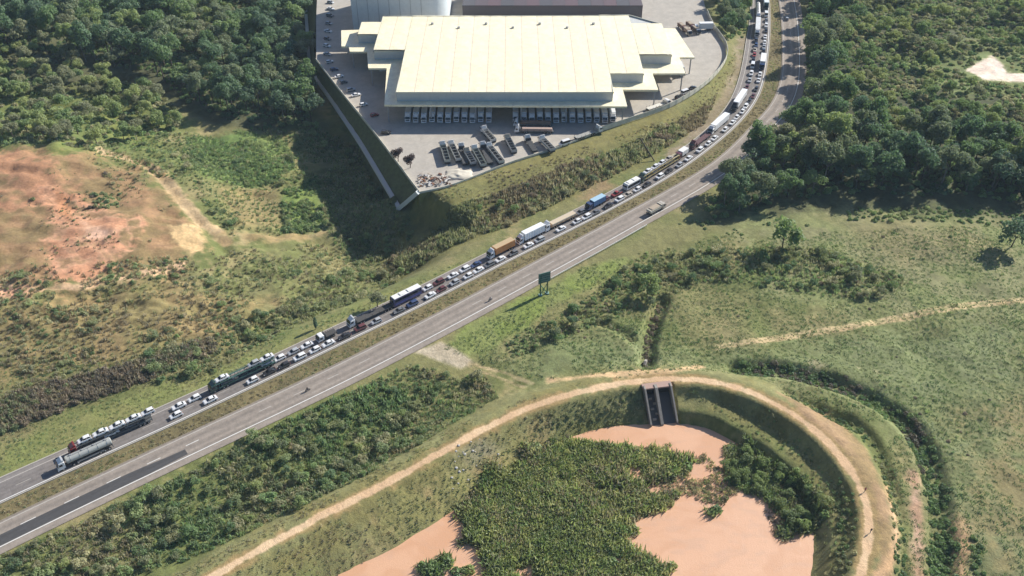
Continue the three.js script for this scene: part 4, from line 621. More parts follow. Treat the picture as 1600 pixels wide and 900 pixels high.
function motorcycle(label, col) {
  const g = thing('motorcycle', label, 'motorcycle'), w = new THREE.TorusGeometry(0.26, 0.06, 8, 16);
  for (const x of [-0.62, 0.65]) { const m = part(g, 'wheel', w, tyreM); m.position.set(x, 0.32, 0); part(m, 'rim', cyl(0.17, 0.05, 0, 0, 0, 10), rimM); }
  part(g, 'frame', merge([bar([-0.62, 0.32, 0.09], [0, 0.5, 0.1], 0.03), bar([-0.62, 0.32, -0.09], [0, 0.5, -0.1], 0.03), bar([0.65, 0.32, 0.08], [0.42, 1.0, 0.08], 0.028), bar([0.65, 0.32, -0.08], [0.42, 1.0, -0.08], 0.028), bar([0, 0.5, 0], [0.42, 0.85, 0], 0.05)]), chassisM);
  part(g, 'engine', box(0.36, 0.3, 0.26, 0.05, 0.45, 0), steelM);
  part(g, 'fuel_tank', prof([[-0.05, 0.72], [0.0, 0.92], [0.35, 0.95], [0.4, 0.78]], 0.28, 0.06), pm(col));
  part(g, 'seat', prof([[-0.75, 0.72], [-0.7, 0.82], [-0.05, 0.8], [-0.05, 0.7]], 0.26, 0.04), chassisM);
  part(g, 'handlebar', bar([0.4, 1.03, 0.36], [0.4, 1.03, -0.36], 0.02), steelM);
  part(g, 'headlight', cyl(0.09, 0.1, 0.52, 0.9, 0, 10, 'x'), lampM);
  return g;
}
for (const [px, py, lab, who, col, cl] of [[481, 611, 'black motorcycle riding the clear carriageway near the left', 'motorcyclist in black on the left motorcycle', 'black', [0.03, 0.03, 0.035]], [766, 470, 'dark motorcycle riding the clear carriageway near the green sign', 'motorcyclist in pale shirt near the green sign', 'maroon', [0.35, 0.34, 0.32]]]) {
  const [x, z] = at(px, py, 0), s = stationOf(loL, x, z), p = pointAt(loL, s), m = motorcycle(lab, col), y = VY;
  place(m, x, y, z, p.dx, p.dz); person(seated, who, cl, [0.03, 0.03, 0.05], x, y, z, p.dx, p.dz, true);
}
for (const [px, py, lab, cl, dx, dz] of [[1351, 768, 'person in pink shirt walking on the dam track', [0.5, 0.16, 0.15], 0.1, 1], [1360, 832, 'person in dark clothes walking on the dam track', [0.04, 0.04, 0.05], -0.1, -1]]) { const [x, y, z] = onGround(px, py); person(standing, lab, cl, [0.06, 0.07, 0.1], x, y, z, dx, dz); }
console.log('highway traffic done');

// ------------------------------------------------------------------ yard vehicles
const yardY = LOT + 0.004;
{
  const cols = ['silver', 'white', 'grey', 'silver', 'white', 'grey', 'white', 'silver', 'white', 'blue', 'white', 'grey', 'silver', 'white', 'white', 'red'];
  [[514, 5], [514, 15], [513, 26], [511, 38], [510, 50], [509, 62], [508, 73], [509, 86], [512, 98], [519, 110], [527, 121], [534, 130], [545, 142], [553, 150], [565, 165], [582, 181]].forEach(([px, py], i) => { const [x, z] = at(px, py, LOT); const a = i < 8 ? [0.9, 0.43] : [0.87, -0.5]; car(i % 3 === 1 ? 'sedan' : i % 5 === 2 ? 'suv' : 'hatchback', cols[i], `${cols[i]} car by the left yard wall, ${i < 15 ? ord(i + 1) + ' from the far end' : 'nearest the camera'}`, 'cars parked along the left yard wall', x + 1, yardY, z, ...a); });
  // trailers backed in under the front canopy
  const tb = std(lin(0.72, 0.74, 0.76), 0.6);
  let k = 0; for (const [x0, n] of [[-46.6, 11], [1.6, 13]]) for (let i = 0; i < n; i++) { const g = truck('box', 14.2, { cab: 'white', box: tb, bh: 2.7 + 0.1 * (i % 2) }); k++; add(g, 'dock_truck', `white semi-trailer at the front docks, ${ord(i + 1)} from the left in the ${x0 < 0 ? 'left' : 'right'} row`, 'truck', x0 + i * 3.62, yardY, -384.3 + (i % 3) * 0.4, 0, 1, 'trailers backed up to the front docks'); }
  // semi-trailers standing in the sunlit yard: [cab px, py, tail px, py]
  const semis = [[693, 233, 697, 262], [706, 231, 714, 259], [719, 229, 726, 257], [731, 236, 740, 256], [741, 232, 755, 263], [755, 233, 768, 262], [765, 230, 782, 260], [794, 220, 805, 244], [826, 224, 836, 240], [850, 220, 862, 234], [755, 204, 771, 224]];
  const sideC = [[0.34, 0.36, 0.32], [0.46, 0.45, 0.41], [0.5, 0.49, 0.45], [0.30, 0.31, 0.31]], jit = rng(77);
  semis.forEach(([ax, ay, bx, by], i) => { const A = at(ax, ay, LOT), B = at(bx, by, LOT), d = Math.hypot(A[0] - B[0], A[1] - B[1]), L = clamp(d, 12, 16); add(truck(i % 3 === 2 ? 'flat' : 'curtain', L, { cab: i % 4 === 3 ? 'beige' : 'white', side: std(lin(...sideC[i % 4]), 0.8), bed: std(lin(0.06, 0.06, 0.06), 0.9) }), 'semi_truck', i === 10 ? 'open-topped semi parked alone behind the row in the sunlit yard' : `open-topped semi in the slanted yard row, ${ord(i + 1)} from the left`, 'truck', (A[0] + B[0]) / 2 + (jit() - 0.5) * 1.2, yardY, (A[1] + B[1]) / 2 + (jit() - 0.5) * 5, (A[0] - B[0]) / d - 0.12 * jit(), (A[1] - B[1]) / d, 'semi-trailers slanted in the yard'); });
  for (const [px, py, c, lab] of [[832, 197, [0.33, 0.2, 0.13], 'white-cab semi with brown load parked sideways nearest the docks'], [834, 207, [0.42, 0.31, 0.25], 'white-cab semi with tan load parked sideways in front of the brown one']]) { const [x, z] = at(px, py, LOT); add(truck('flat', 17, { cab: 'white', bed: std(lin(0.3, 0.28, 0.25), 0.9), load: std(lin(...c), 0.9) }), 'flatbed_truck', lab, 'truck', x, yardY, z, -1, -0.03); }
  { const [x, z] = at(919, 212, LOT); add(truck('flat', 14, { cab: 'white', bed: std(lin(0.35, 0.34, 0.3), 0.9) }), 'flatbed_truck', 'empty flatbed truck along the front wall at the right end of the yard', 'truck', x, yardY, z, 0.83, -0.56); }
  { const [x, z] = at(882, 226, LOT); car('van', 'white', 'white van by the front yard wall left of the flatbed', null, x, yardY, z, -0.83, 0.5); }
  for (const [px, py, kind, col, lab] of [[1060, 153, 'hatchback', 'black', 'black hatchback by the cream wall, nearest the highway end'], [1071, 146, 'van', 'white', 'white van parked between dark cars by the cream wall'], [1082, 139, 'sedan', 'black', 'black sedan by the cream wall, farthest up']]) { const [x, z] = at(px, py, LOT); car(kind, col, lab, null, x, yardY, z, 0.8, -0.6); }
  { const [x, z] = at(1035, 168, LOT); add(truck('flat', 13, { cab: 'white', bed: std(lin(0.7, 0.66, 0.56), 0.9), h: 2.6, deflector: false }), 'flatbed_truck', 'long pale flatbed parked along the cream wall', 'truck', x - 2, yardY, z, 0.82, -0.57); }
  const sd = [[46, -397, 'white'], [50, -396, 'silver'], [60.5, -415.5, 'white'], [64.5, -415, 'grey'], [77.5, -430, 'white'], [81.5, -429, 'silver']];
  sd.forEach(([x, z, c], i) => add(truck('box', 10, { cab: c, box: std(lin(0.55, 0.57, 0.6), 0.6), bh: 2.5, deflector: false }), 'box_truck', `box truck at the right side docks, ${['nearest step, left', 'nearest step, right', 'middle step, left', 'middle step, right', 'far step, left', 'far step, right'][i]}`, 'truck', x + 1, yardY, z, 0.05, 1, 'trucks under the stepped side canopies'));
  [[1066, 46, 'maroon', [0.26, 0.15, 0.1]], [1073, 52, 'beige', [0.42, 0.3, 0.22]], [1079, 44, 'maroon', [0.2, 0.12, 0.09]], [1087, 50, 'grey', [0.16, 0.14, 0.12]]].forEach(([px, py, c, l], i) => { const [x, z] = at(px, py, LOT); add(truck('dump', 8, { cab: c, deflector: false, h: 2.6, box: std(lin(...l), 0.9) }), 'dump_truck', `brown tipper truck parked at the far right corner of the yard, ${ord(i + 1)} from the left`, 'truck', x, yardY, z, 0.3, 0.95, 'tippers at the far corner of the yard'); });
  { const [x, z] = at(1098, 47, LOT); add(truck('box', 10, { cab: 'white', box: std(lin(0.76, 0.76, 0.73), 0.6), bh: 3, deflector: false }), 'box_truck', 'white box truck at the far right corner beside the brown tippers', 'truck', x, yardY, z, -1, 0.05); }
  { const [x, z] = at(596, 209, LOT); car('suv', 'black', 'black car at the yard wall left of the two dark red trees', null, x + 2, yardY, z, 1, 0); }
}
// rubble heap in the yard corner
{
  const g = thing('rubble_heap', 'heap of broken planks and pale rubble in the near yard corner', 'rubble'), [cx, cz] = at(680, 282, LOT), r = rng(5), m = [std(lin(0.45, 0.38, 0.3), 1), std(lin(0.25, 0.13, 0.08), 1), std(lin(0.6, 0.56, 0.5), 1)];
  for (let i = 0; i < 70; i++) { const b = part(g, 'rubble_piece', box(0.5 + r() * 1.9, 0.2 + r() * 0.4, 0.3 + r() * 0.8), m[i % 3]); b.position.set(cx + (r() - 0.5) * 13 , LOT + 0.1 + r() * 0.6, cz + (r() - 0.5) * 9); b.rotation.set(r() * 0.5, r() * 6, r() * 0.5); }
  const s = thing('sand_heap', 'pale sand heap at the tail of the slanted semis', 'sand'), [sx, sz] = at(716, 274, LOT), sg = new THREE.SphereGeometry(1, 24, 12, 0, Math.PI * 2, 0, Math.PI / 2), P = sg.attributes.position; for (let i = 0; i < P.count; i++) { const k = 0.8 + 0.5 * vn(P.getX(i) * 3 + 9, P.getZ(i) * 3); P.setXYZ(i, P.getX(i) * 6 * k, P.getY(i) * 1.3 * k, P.getZ(i) * 4 * k); } sg.computeVertexNormals(); part(s, 'heap', sg, std(lin(0.62, 0.56, 0.44), 1)); s.position.set(sx, LOT - 0.05, sz);
}
// ------------------------------------------------------------------ sign, guard rail, poles, spillway
{
  const [x, , z] = onGround(850, 460), g = thing('road_sign', 'large green highway sign on posts beside the lower carriageway', 'sign');
  const gm = std(lin(0.012, 0.10, 0.065), 0.5), bk = std(lin(0.16, 0.24, 0.21), 0.6, { metalness: 0.2 });
  const p1 = part(g, 'post', box(0.4, 9, 0.4, 1.1, 4.5, -0.7), gm), p2 = part(g, 'post', box(0.4, 9, 0.4, -1.3, 4.5, 0.5), gm);
  const pan = part(g, 'sign_panel', box(4.4, 4.2, 0.16, 0, 7.6, 0), bk); pan.rotation.y = 0.42;
  for (const y of [5.6, 6.6, 7.6, 8.6, 9.55]) part(pan, 'stiffener', box(4.3, 0.12, 0.14, 0, y, 0.15), gm);
  for (const s of [-1, 1]) part(pan, 'frame_edge', box(0.14, 4.3, 0.22, s * 2.2, 7.6, 0.02), gm);
  part(g, 'brace', merge([bar([1.1, 0.3, -0.7], [-1.3, 4.6, 0.5], 0.12), bar([-1.3, 0.3, 0.5], [1.1, 4.6, -0.7], 0.12)]), std(lin(0.04, 0.22, 0.16), 0.5));
  part(g, 'footing', merge([box(1.3, 0.5, 1.3, 1.1, 0.1, -0.7), box(1.3, 0.5, 1.3, -1.3, 0.1, 0.5)]), std(lin(0.2, 0.32, 0.27), 0.8));
  g.position.set(x, H(x, z) - 0.1, z);
}
{
  const s0 = stationOf(loR, ...at(860, 436)), s1 = stationOf(loR, ...at(1008, 352)), p = offsetLine(sub(loR, s0, s1, 4), -0.6), g = thing('guard_rail', 'pale metal guard rail beside the lower carriageway beyond the green sign', 'guard rail'), m = std(lin(0.62, 0.6, 0.54), 0.5, { metalness: 0.2 });
  for (let i = 0; i < p.length; i++) { part(g, 'post', box(0.14, 1.4, 0.14, p[i][0], 0.1, p[i][1]), m); if (i) { const a = p[i - 1], b = p[i], l = Math.hypot(b[0] - a[0], b[1] - a[1]); const r = part(g, 'rail', prof([[-l / 2, 0.45], [-l / 2, 0.85], [l / 2, 0.85], [l / 2, 0.45]], 0.24, 0.04), m); r.position.set((a[0] + b[0]) / 2, 0, (a[1] + b[1]) / 2); r.rotation.y = Math.atan2(-(b[1] - a[1]), b[0] - a[0]); } }
}
{
  const A = onGround(1024, 252), T = at(1000, 216, A[1] + 8.5), g = thing('utility_pole', 'leaning wooden utility pole in the scrub above the yellow-framed carrier', 'pole'), w = std(lin(0.08, 0.065, 0.05), 0.9);
  const top = [T[0] - A[0], 8.5, T[1] - A[2]];
  part(g, 'pole', bar([0, -0.5, 0], top, 0.24, 8), w); part(g, 'crossarm', bar([top[0] - 1.5, top[1] - 0.4, top[2] + 0.4], [top[0] + 1.5, top[1] - 0.4, top[2] - 0.4], 0.13, 6), w); part(g, 'insulator', merge([cyl(0.12, 0.4, top[0] - 1.3, top[1] - 0.1, top[2] + 0.35, 8, 'y'), cyl(0.12, 0.4, top[0] + 1.3, top[1] - 0.1, top[2] - 0.35, 8, 'y')]), steelM);
  g.position.set(A[0], A[1], A[2]);
}
{ // concrete spillway under the dam track: bridge deck, two side walls, a mid wall, a sloping floor
  const g = thing('spillway', 'concrete spillway chute dropping from the dam track into the pond', 'spillway'), c = std('#ffffff', 0.9, { map: (() => { const t = tileTex(41, [150, 143, 132], 0.14, 1); t.repeat.set(0.15, 0.15); return t; })() }), dark = std(lin(0.10, 0.095, 0.09), 0.9);
  const [x, z] = chuteA, ang = chuteAng, len = chuteL;
  const slopeWall = (off, th, up) => { const s = new THREE.Shape([[1.5, -1.2], [1.5, 0.6], [3.2, 0.6], [len + 0.5, WATER + up], [len + 0.5, WATER - 1.5]].map(p => new THREE.Vector2(...p))); const q = new THREE.ExtrudeGeometry(s, { depth: th, bevelEnabled: false }); q.translate(0, 0, off - th / 2); q.rotateY(-Math.PI / 2); return q; };
  part(g, 'side_wall', slopeWall(-4.2, 0.5, 0.9), c); part(g, 'side_wall', slopeWall(4.2, 0.5, 0.9), c); part(g, 'middle_wall', slopeWall(0.6, 0.9, 0.5), c);
  const fl = new THREE.Shape([[0.5, -2.6], [2.5, -2.6], [len + 0.6, WATER - 0.25], [len + 0.6, WATER - 2], [0.5, -5]].map(p => new THREE.Vector2(...p))); const fg = new THREE.ExtrudeGeometry(fl, { depth: 7.9, bevelEnabled: false }); fg.translate(0, 0, -3.95); fg.rotateY(-Math.PI / 2); part(g, 'floor', fg, dark);
  part(g, 'deck', box(9.4, 0.5, 2.4, 0, 0.1, 1.6), std(lin(0.42, 0.28, 0.22), 0.9));
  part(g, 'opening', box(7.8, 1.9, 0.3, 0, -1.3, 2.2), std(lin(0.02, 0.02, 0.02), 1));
  for (let k = 0; k < 5; k++) part(g, 'baffle_block', box(1.1, 0.6, 0.5, -2.6 + (k % 2) * 1.2, lerp(-2.6, WATER, (k + 1) / 6) + 0.3, lerp(2.5, len, (k + 1) / 6)), c);
  g.position.set(x, 0, z); g.rotation.y = ang;
  const hb = thing('headwall', 'pale concrete inlet headwall of the stream above the dam track', 'headwall'), P = onGround(1008, 570); part(hb, 'wall', prof([[-1.8, -1.5], [-1.8, 1.6], [-0.6, 2.2], [1.4, 1.2], [1.8, -1.5]], 0.8, 0.06), c); part(hb, 'apron', box(2.2, 0.3, 5, -0.2, 0.1, -2.6), c); hb.position.set(P[0], P[1], P[2]); hb.rotation.y = 1.25;
}
console.log('things done');
// ------------------------------------------------------------------ vegetation
const RV = rng(2024);
const leafMat = (r, g, b, t = 0.5) => new THREE.MeshPhysicalMaterial({ color: lin(r, g, b), roughness: 1, transmission: t, thickness: 0, side: THREE.DoubleSide });
function quadCloud(n, place, size) {   // n leaf clumps as bent quads: place(i) -> [x, y, z, nx, ny, nz]
  const pos = new Float32Array(n * 18), a = new THREE.Vector3(), b = new THREE.Vector3(), nn = new THREE.Vector3(), r = RV; let o = 0;
  for (let i = 0; i < n; i++) {
    const [x, y, z, nx, ny, nz] = place(i), s = size * (0.6 + 0.8 * r());
    nn.set(nx + (r() - 0.5) * 1.3, ny + (r() - 0.5) * 1.3, nz + (r() - 0.5) * 1.3).normalize();
    a.set(r() - 0.5, r() - 0.5, r() - 0.5).cross(nn).normalize().multiplyScalar(s); b.crossVectors(nn, a).multiplyScalar(0.75);
    const k = 0.3 * s, v = [[x - a.x, y - a.y, z - a.z], [x - b.x - nn.x * k, y - b.y - nn.y * k, z - b.z - nn.z * k], [x + a.x, y + a.y, z + a.z], [x + b.x - nn.x * k, y + b.y - nn.y * k, z + b.z - nn.z * k]];
    for (const q of [0, 1, 3, 1, 2, 3]) { pos[o++] = v[q][0]; pos[o++] = v[q][1]; pos[o++] = v[q][2]; }
  }
  const g = new THREE.BufferGeometry(); g.setAttribute('position', new THREE.BufferAttribute(pos, 3)); g.computeVertexNormals(); return g;
}
function crownGeo(seed, o) {   // lobes over an ellipsoid, leaf clumps on the shells of the lobes; unit: metres for a tree of height o.h
  const r = rng(seed), lobes = [];
  for (let i = 0; i < o.lobes; i++) { const t = r() * 6.283, e = Math.asin(lerp(-0.35, 1, r())), k = 0.45 + 0.5 * r(); lobes.push([Math.cos(t) * Math.cos(e) * o.rx * k, o.cy + Math.sin(e) * o.ry * k, Math.sin(t) * Math.cos(e) * o.rx * k, o.lr * (0.7 + 0.6 * r())]); }
  const per = Math.round(o.n / o.lobes);
  return quadCloud(per * o.lobes, i => { const [x, y, z, R0] = lobes[(i / per) | 0], t = RV() * 6.283, u = lerp(-0.6, 1, RV()), c = Math.sqrt(1 - u * u), q = R0 * (0.75 + 0.35 * RV()); return [x + Math.cos(t) * c * q, y + u * q * 0.85, z + Math.sin(t) * c * q, Math.cos(t) * c, u, Math.sin(t) * c]; }, o.leaf);
}
function trunkGeo(seed, h, r0, spread) {
  const r = rng(seed), l = []; const seg = (a, b, ra, rb) => { const A = new THREE.Vector3(...a), B = new THREE.Vector3(...b), g = new THREE.CylinderGeometry(rb, ra, A.distanceTo(B), 6, 1, true); g.applyQuaternion(new THREE.Quaternion().setFromUnitVectors(new THREE.Vector3(0, 1, 0), B.clone().sub(A).normalize())); const m = A.add(B).multiplyScalar(0.5); g.translate(m.x, m.y, m.z); l.push(g); };
  const f = [(r() - 0.5) * 0.8, h * 0.45, (r() - 0.5) * 0.8]; seg([0, -0.6, 0], f, r0, r0 * 0.65);
  for (let i = 0; i < 5; i++) { const t = i * 1.257 + r(), e = [f[0] + Math.cos(t) * spread * (0.5 + 0.4 * r()), h * (0.7 + 0.2 * r()), f[2] + Math.sin(t) * spread * (0.5 + 0.4 * r())]; seg(f, e, r0 * 0.5, r0 * 0.15); }
  return merge(l);
}
const bark = std(lin(0.10, 0.08, 0.06), 0.95), paleBark = std(lin(0.26, 0.23, 0.19), 0.95);
const treeKinds = [
  { h: 14, g: { rx: 4.6, ry: 4.2, cy: 9.2, lobes: 15, lr: 2.1, n: 1650, leaf: 0.42 }, sp: 3.4 },
  { h: 11, g: { rx: 4.2, ry: 3.2, cy: 7.4, lobes: 13, lr: 1.9, n: 1400, leaf: 0.4 }, sp: 3.2 },
  { h: 16, g: { rx: 3.9, ry: 5.4, cy: 10, lobes: 16, lr: 1.9, n: 1650, leaf: 0.42 }, sp: 2.8 },
  { h: 9, g: { rx: 3.6, ry: 2.6, cy: 5.6, lobes: 12, lr: 1.6, n: 1200, leaf: 0.36 }, sp: 2.6 },
  { h: 12, g: { rx: 5.4, ry: 3.0, cy: 8.8, lobes: 15, lr: 1.8, n: 1500, leaf: 0.4 }, sp: 4.2 },
].map((k, i) => ({ ...k, crowns: [crownGeo(100 + i, k.g), crownGeo(200 + i, k.g)], trunk: trunkGeo(300 + i, k.h * 0.86, 0.3, k.sp) }));
const smallKinds = [
  { h: 4.5, g: { rx: 2.2, ry: 1.7, cy: 2.4, lobes: 10, lr: 1.0, n: 620, leaf: 0.26 }, sp: 1.4 },
  { h: 3.2, g: { rx: 1.9, ry: 1.2, cy: 1.5, lobes: 9, lr: 0.85, n: 480, leaf: 0.23 }, sp: 1.2 },
].map((k, i) => ({ ...k, crowns: [crownGeo(400 + i, k.g), crownGeo(500 + i, k.g)], trunk: trunkGeo(600 + i, k.h * 0.8, 0.12, k.sp) }));
const greens = [[0.178, 0.276, 0.087], [0.254, 0.347, 0.109], [0.142, 0.233, 0.094], [0.323, 0.394, 0.122], [0.224, 0.267, 0.122], [0.389, 0.437, 0.143], [0.126, 0.205, 0.100], [0.299, 0.309, 0.148]];
const greenNames = ['mid green', 'leaf green', 'dark green', 'yellow-green', 'olive', 'bright yellow-green', 'deep bluish green', 'dull brownish green'];
const leafMats = greens.map(c => leafMat(...c));
function tree(K, variant, mat, x, y, z, s, turn, name, label, group, category = 'tree', tmat = bark) {
  const g = thing(name, label, category, group); part(g, name === 'bush' ? 'stem' : 'trunk', K.trunk, tmat); part(g, name === 'bush' ? 'foliage' : 'crown', K.crowns[variant], leafMats[mat]);
  g.position.set(x, y, z); g.scale.set(s, s * (0.9 + 0.2 * RV()), s); g.rotation.y = turn; return g;
}
function scatter(poly, step, cb, clear = true) {   // jittered grid inside a ground polygon
  const b = bbox(poly, 0);
  for (let z = b[1]; z < b[3]; z += step) for (let x = b[0]; x < b[2]; x += step) { const X = x + RV() * step, Z = z + RV() * step; if (inPoly(poly, X, Z) && (!clear || free(X, Z))) cb(X, Z); }
}
const bbU = bbox(upL.concat(loR), 4);
function free(x, z, m = 0) {   // off the roads, the yard, the track and the water
  if (inPoly(lotAll, x, z)) return false;
  if (segDist(upC, x, z) < 6.2 + m || segDist(loC, x, z) < 6.4 + m) return false;
  return true;
}
const stuffs = {};
function instanced(name, label, geo, mat, list) {   // uncountable cover: [x, y, z, sx, sy, turn, colour]
  const im = new THREE.InstancedMesh(geo, mat, list.length), m = new THREE.Matrix4(), q = new THREE.Quaternion(), e = new THREE.Euler(), c = new THREE.Color();
  list.forEach(([x, y, z, sx, sy, t, col], i) => { e.set((RV() - 0.5) * 0.2, t, (RV() - 0.5) * 0.2); m.compose(new THREE.Vector3(x, y, z), q.setFromEuler(e), new THREE.Vector3(sx, sy, sx)); im.setMatrixAt(i, m); if (col) im.setColorAt(i, c.setRGB(...col)); });
  im.name = numbered(name); im.userData = { kind: 'stuff', label, category: 'vegetation' }; scene.add(im); return im;
}
// ---- woods
const woods = [
  { poly: gpts([[-140, -50], [503, -50], [500, 40], [492, 100], [487, 195], [430, 205], [345, 185], [290, 160], [240, 110], [100, 90], [-140, 80]]), step: 7.6, where: 'in the tall wood left of the walled yard', group: 'trees of the left wood', kinds: [0, 1, 2, 4], n: 90, s: [0.55, 1.3] },
  { poly: gpts([[1262, -50], [1262, 60], [1250, 140], [1222, 180], [1175, 240], [1125, 290], [1095, 338], [1170, 335], [1215, 312], [1300, 302], [1450, 305], [1600, 312], [1760, 315], [1760, 245], [1560, 215], [1420, 215], [1330, 190], [1300, 120], [1330, 60], [1340, -50]]), step: 7.4, where: 'in the wood right of the highway bend', group: 'trees of the right wood', edge: 0.4, kinds: [0, 1, 2, 4], n: 105, s: [0.55, 1.3] },
  { poly: gpts([[1340, -50], [1760, -50], [1760, 240], [1560, 210], [1420, 210], [1335, 185], [1305, 120], [1335, 60]]), step: 9.5, where: 'on the hillside around the pale soil scar', group: 'trees on the far right hillside', kinds: [3, 1, 3, 4], n: 50, s: [0.55, 0.95], light: true, avoid: gpts([[1490, 90], [1560, 75], [1700, 100], [1700, 170], [1500, 135]]) },
  { poly: gpts([[-140, 80], [120, 95], [260, 150], [290, 190], [235, 215], [130, 232], [-140, 240]]), step: 7.5, where: 'on the slope above the red soil pit', group: 'small trees above the red pit', kinds: [3], n: 42, s: [0.6, 1.05], light: true },
  { poly: gpts([[1115, -50], [1180, -50], [1172, 20], [1164, 60], [1152, 55], [1140, 68], [1120, 25]]), step: 6.5, where: 'between the yard wall and the highway at the top', group: 'trees between yard and highway', kinds: [1, 3], n: 14, s: [0.7, 1] },
  { poly: [[-150, -560], [150, -548], [160, -635], [-150, -635]], step: 9, where: 'behind the warehouse yard', group: 'trees behind the yard', kinds: [0, 1, 2, 4], n: 0, s: [0.8, 1.2] },
];
const mass = [];
for (const w of woods) {
  const spots = []; scatter(w.poly, w.step, (x, z) => { if (w.avoid && inPoly(w.avoid, x, z)) return; if (w.avoid && RV() < 0.3) return; if (vn(x * 0.06 + 8, z * 0.06) > 0.84) return; if (!free(x, z, w.edge ?? 2.5)) return; spots.push([x, z]); });
  spots.sort((a, b) => b[1] - a[1]);
  spots.forEach(([x, z], i) => {
    const ki = w.kinds[(RV() * w.kinds.length) | 0], s = lerp(...w.s, RV()), n = fbm(x * 0.03 + 5, z * 0.03), pool = w.light ? [1, 3, 5, 7] : n > 0.52 ? [0, 1, 3, 4, 7] : [0, 2, 4, 6, 2], mat = pool[(RV() * pool.length) | 0], y = H(x, z) - 0.2, t = RV() * 6.283, v = RV() < 0.5 ? 0 : 1;
    if (i < w.n) tree(treeKinds[ki], v, mat, x, y, z, s, t, 'broadleaf_tree', `${greenNames[mat]} ${['tall rounded', 'rounded', 'tall narrow', 'small', 'flat-topped'][ki]} tree ${w.where}`, w.group, 'tree', RV() < 0.3 ? paleBark : bark);
    else mass.push([ki, v, [x, y, z, s, s, t, greens[mat]]]);
  });
}
for (let k = 0; k < 5; k++) for (let v = 0; v < 2; v++) { const l = mass.filter(m => m[0] === k && m[1] === v).map(m => m[2]); if (l.length) instanced('woodland', 'far trees of the woods, merging into one dark canopy', treeKinds[k].crowns[v], leafMat(1, 1, 1), l); }
console.log('trees', mass.length);
// single trees and bushes that stand out
tree(smallKinds[0], 0, 1, ...onGround(1222, 390), 2.5, 1, 'broadleaf_tree', 'lone bushy tree standing in front of the dark wood edge', null);
tree(smallKinds[0], 1, 6, ...onGround(1580, 385), 2.4, 2, 'broadleaf_tree', 'dark spreading tree at the right edge of the meadow', null);
tree(treeKinds[3], 0, 7, ...onGround(590, 480), 0.75, 2, 'broadleaf_tree', 'dull green tree beside the verge left of the white-roofed coach', null);
{
  const red = leafMat(0.075, 0.04, 0.03), K = treeKinds[3];
  for (const [px, py, lab] of [[622, 252, 'left of two dark red-brown trees in the yard corner'], [641, 262, 'right of two dark red-brown trees in the yard corner']]) { const [x, z] = at(px, py, LOT), g = thing('yard_tree', lab, 'tree'); part(g, 'trunk', K.trunk, bark); part(g, 'crown', K.crowns[0], red); g.position.set(x, LOT, z); g.scale.setScalar(0.72); g.rotation.y = px; }
  const P = onGround(494, 514), g = thing('columnar_tree', 'slim dark upright conifer on the verge above the queue', 'tree'); part(g, 'trunk', cyl(0.14, 1.6, 0, 0.6, 0, 6, 'y'), bark); part(g, 'crown', quadCloud(420, () => { const t = RV() * 6.283, y = 0.8 + RV() * 4.2, q = 0.62 * Math.sin(clamp((y - 0.5) / 4.9) * 3.1) ** 0.6; return [Math.cos(t) * q, y, Math.sin(t) * q, Math.cos(t), 0.3, Math.sin(t)]; }, 0.2), leafMats[6]); g.position.set(P[0], P[1] - 0.1, P[2]);
}
const bushSpots = [['in the scrub between highway and dam track', 'bushes between highway and dam track', gpts([[-20, 880], [300, 735], [430, 665], [640, 570], [760, 590], [780, 620], [560, 750], [330, 860], [180, 910], [-20, 915]]), 8, 0.6, [1, 4, 7, 3, 3, 5]],
  ['on the bank above the queue', 'bushes on the bank above the queue', gpts([[200, 560], [330, 530], [480, 455], [560, 420], [640, 425], [560, 470], [470, 505], [330, 585], [240, 600]]), 8, 0.6, [4, 1, 7, 0]],
  ['on the grass slope below the yard wall', 'bushes on the slope below the yard', gpts([[600, 410], [780, 300], [960, 235], [1080, 180], [1120, 150], [1100, 195], [960, 275], [790, 355], [640, 425]]), 9, 0.62, [7, 4, 2, 1]],
  ['in the scrub patch of the right meadow', 'bushes of the right meadow', gpts([[790, 535], [900, 480], [1000, 395], [1190, 385], [1290, 390], [1430, 440], [1360, 470], [1200, 450], [1100, 440], [1010, 480], [900, 520], [800, 560]]), 6.5, 0.65, [4, 7, 2, 0, 1]]];
for (const [where, group, poly, step, sc, pool] of bushSpots) scatter(poly, step, (x, z) => { if (!free(x, z, 1.2) || fbm(x * 0.06, z * 0.06 + 40) < 0.42) return; const K = smallKinds[RV() < 0.5 ? 0 : 1], m = pool[(RV() * pool.length) | 0], s = sc * (0.6 + 0.9 * RV() ** 1.5); tree(K, RV() < 0.5 ? 0 : 1, m, x, H(x, z) - 0.15, z, s, RV() * 6.28, 'bush', `${greenNames[m]} ${s > 0.85 ? 'large' : s > 0.6 ? 'medium' : 'small'} bush ${where}`, group, 'bush'); });
tree(smallKinds[0], 0, 3, ...onGround(1012, 460), 1.7, 0, 'bush', 'biggest round green bush in the meadow above the stream', null, 'bush');
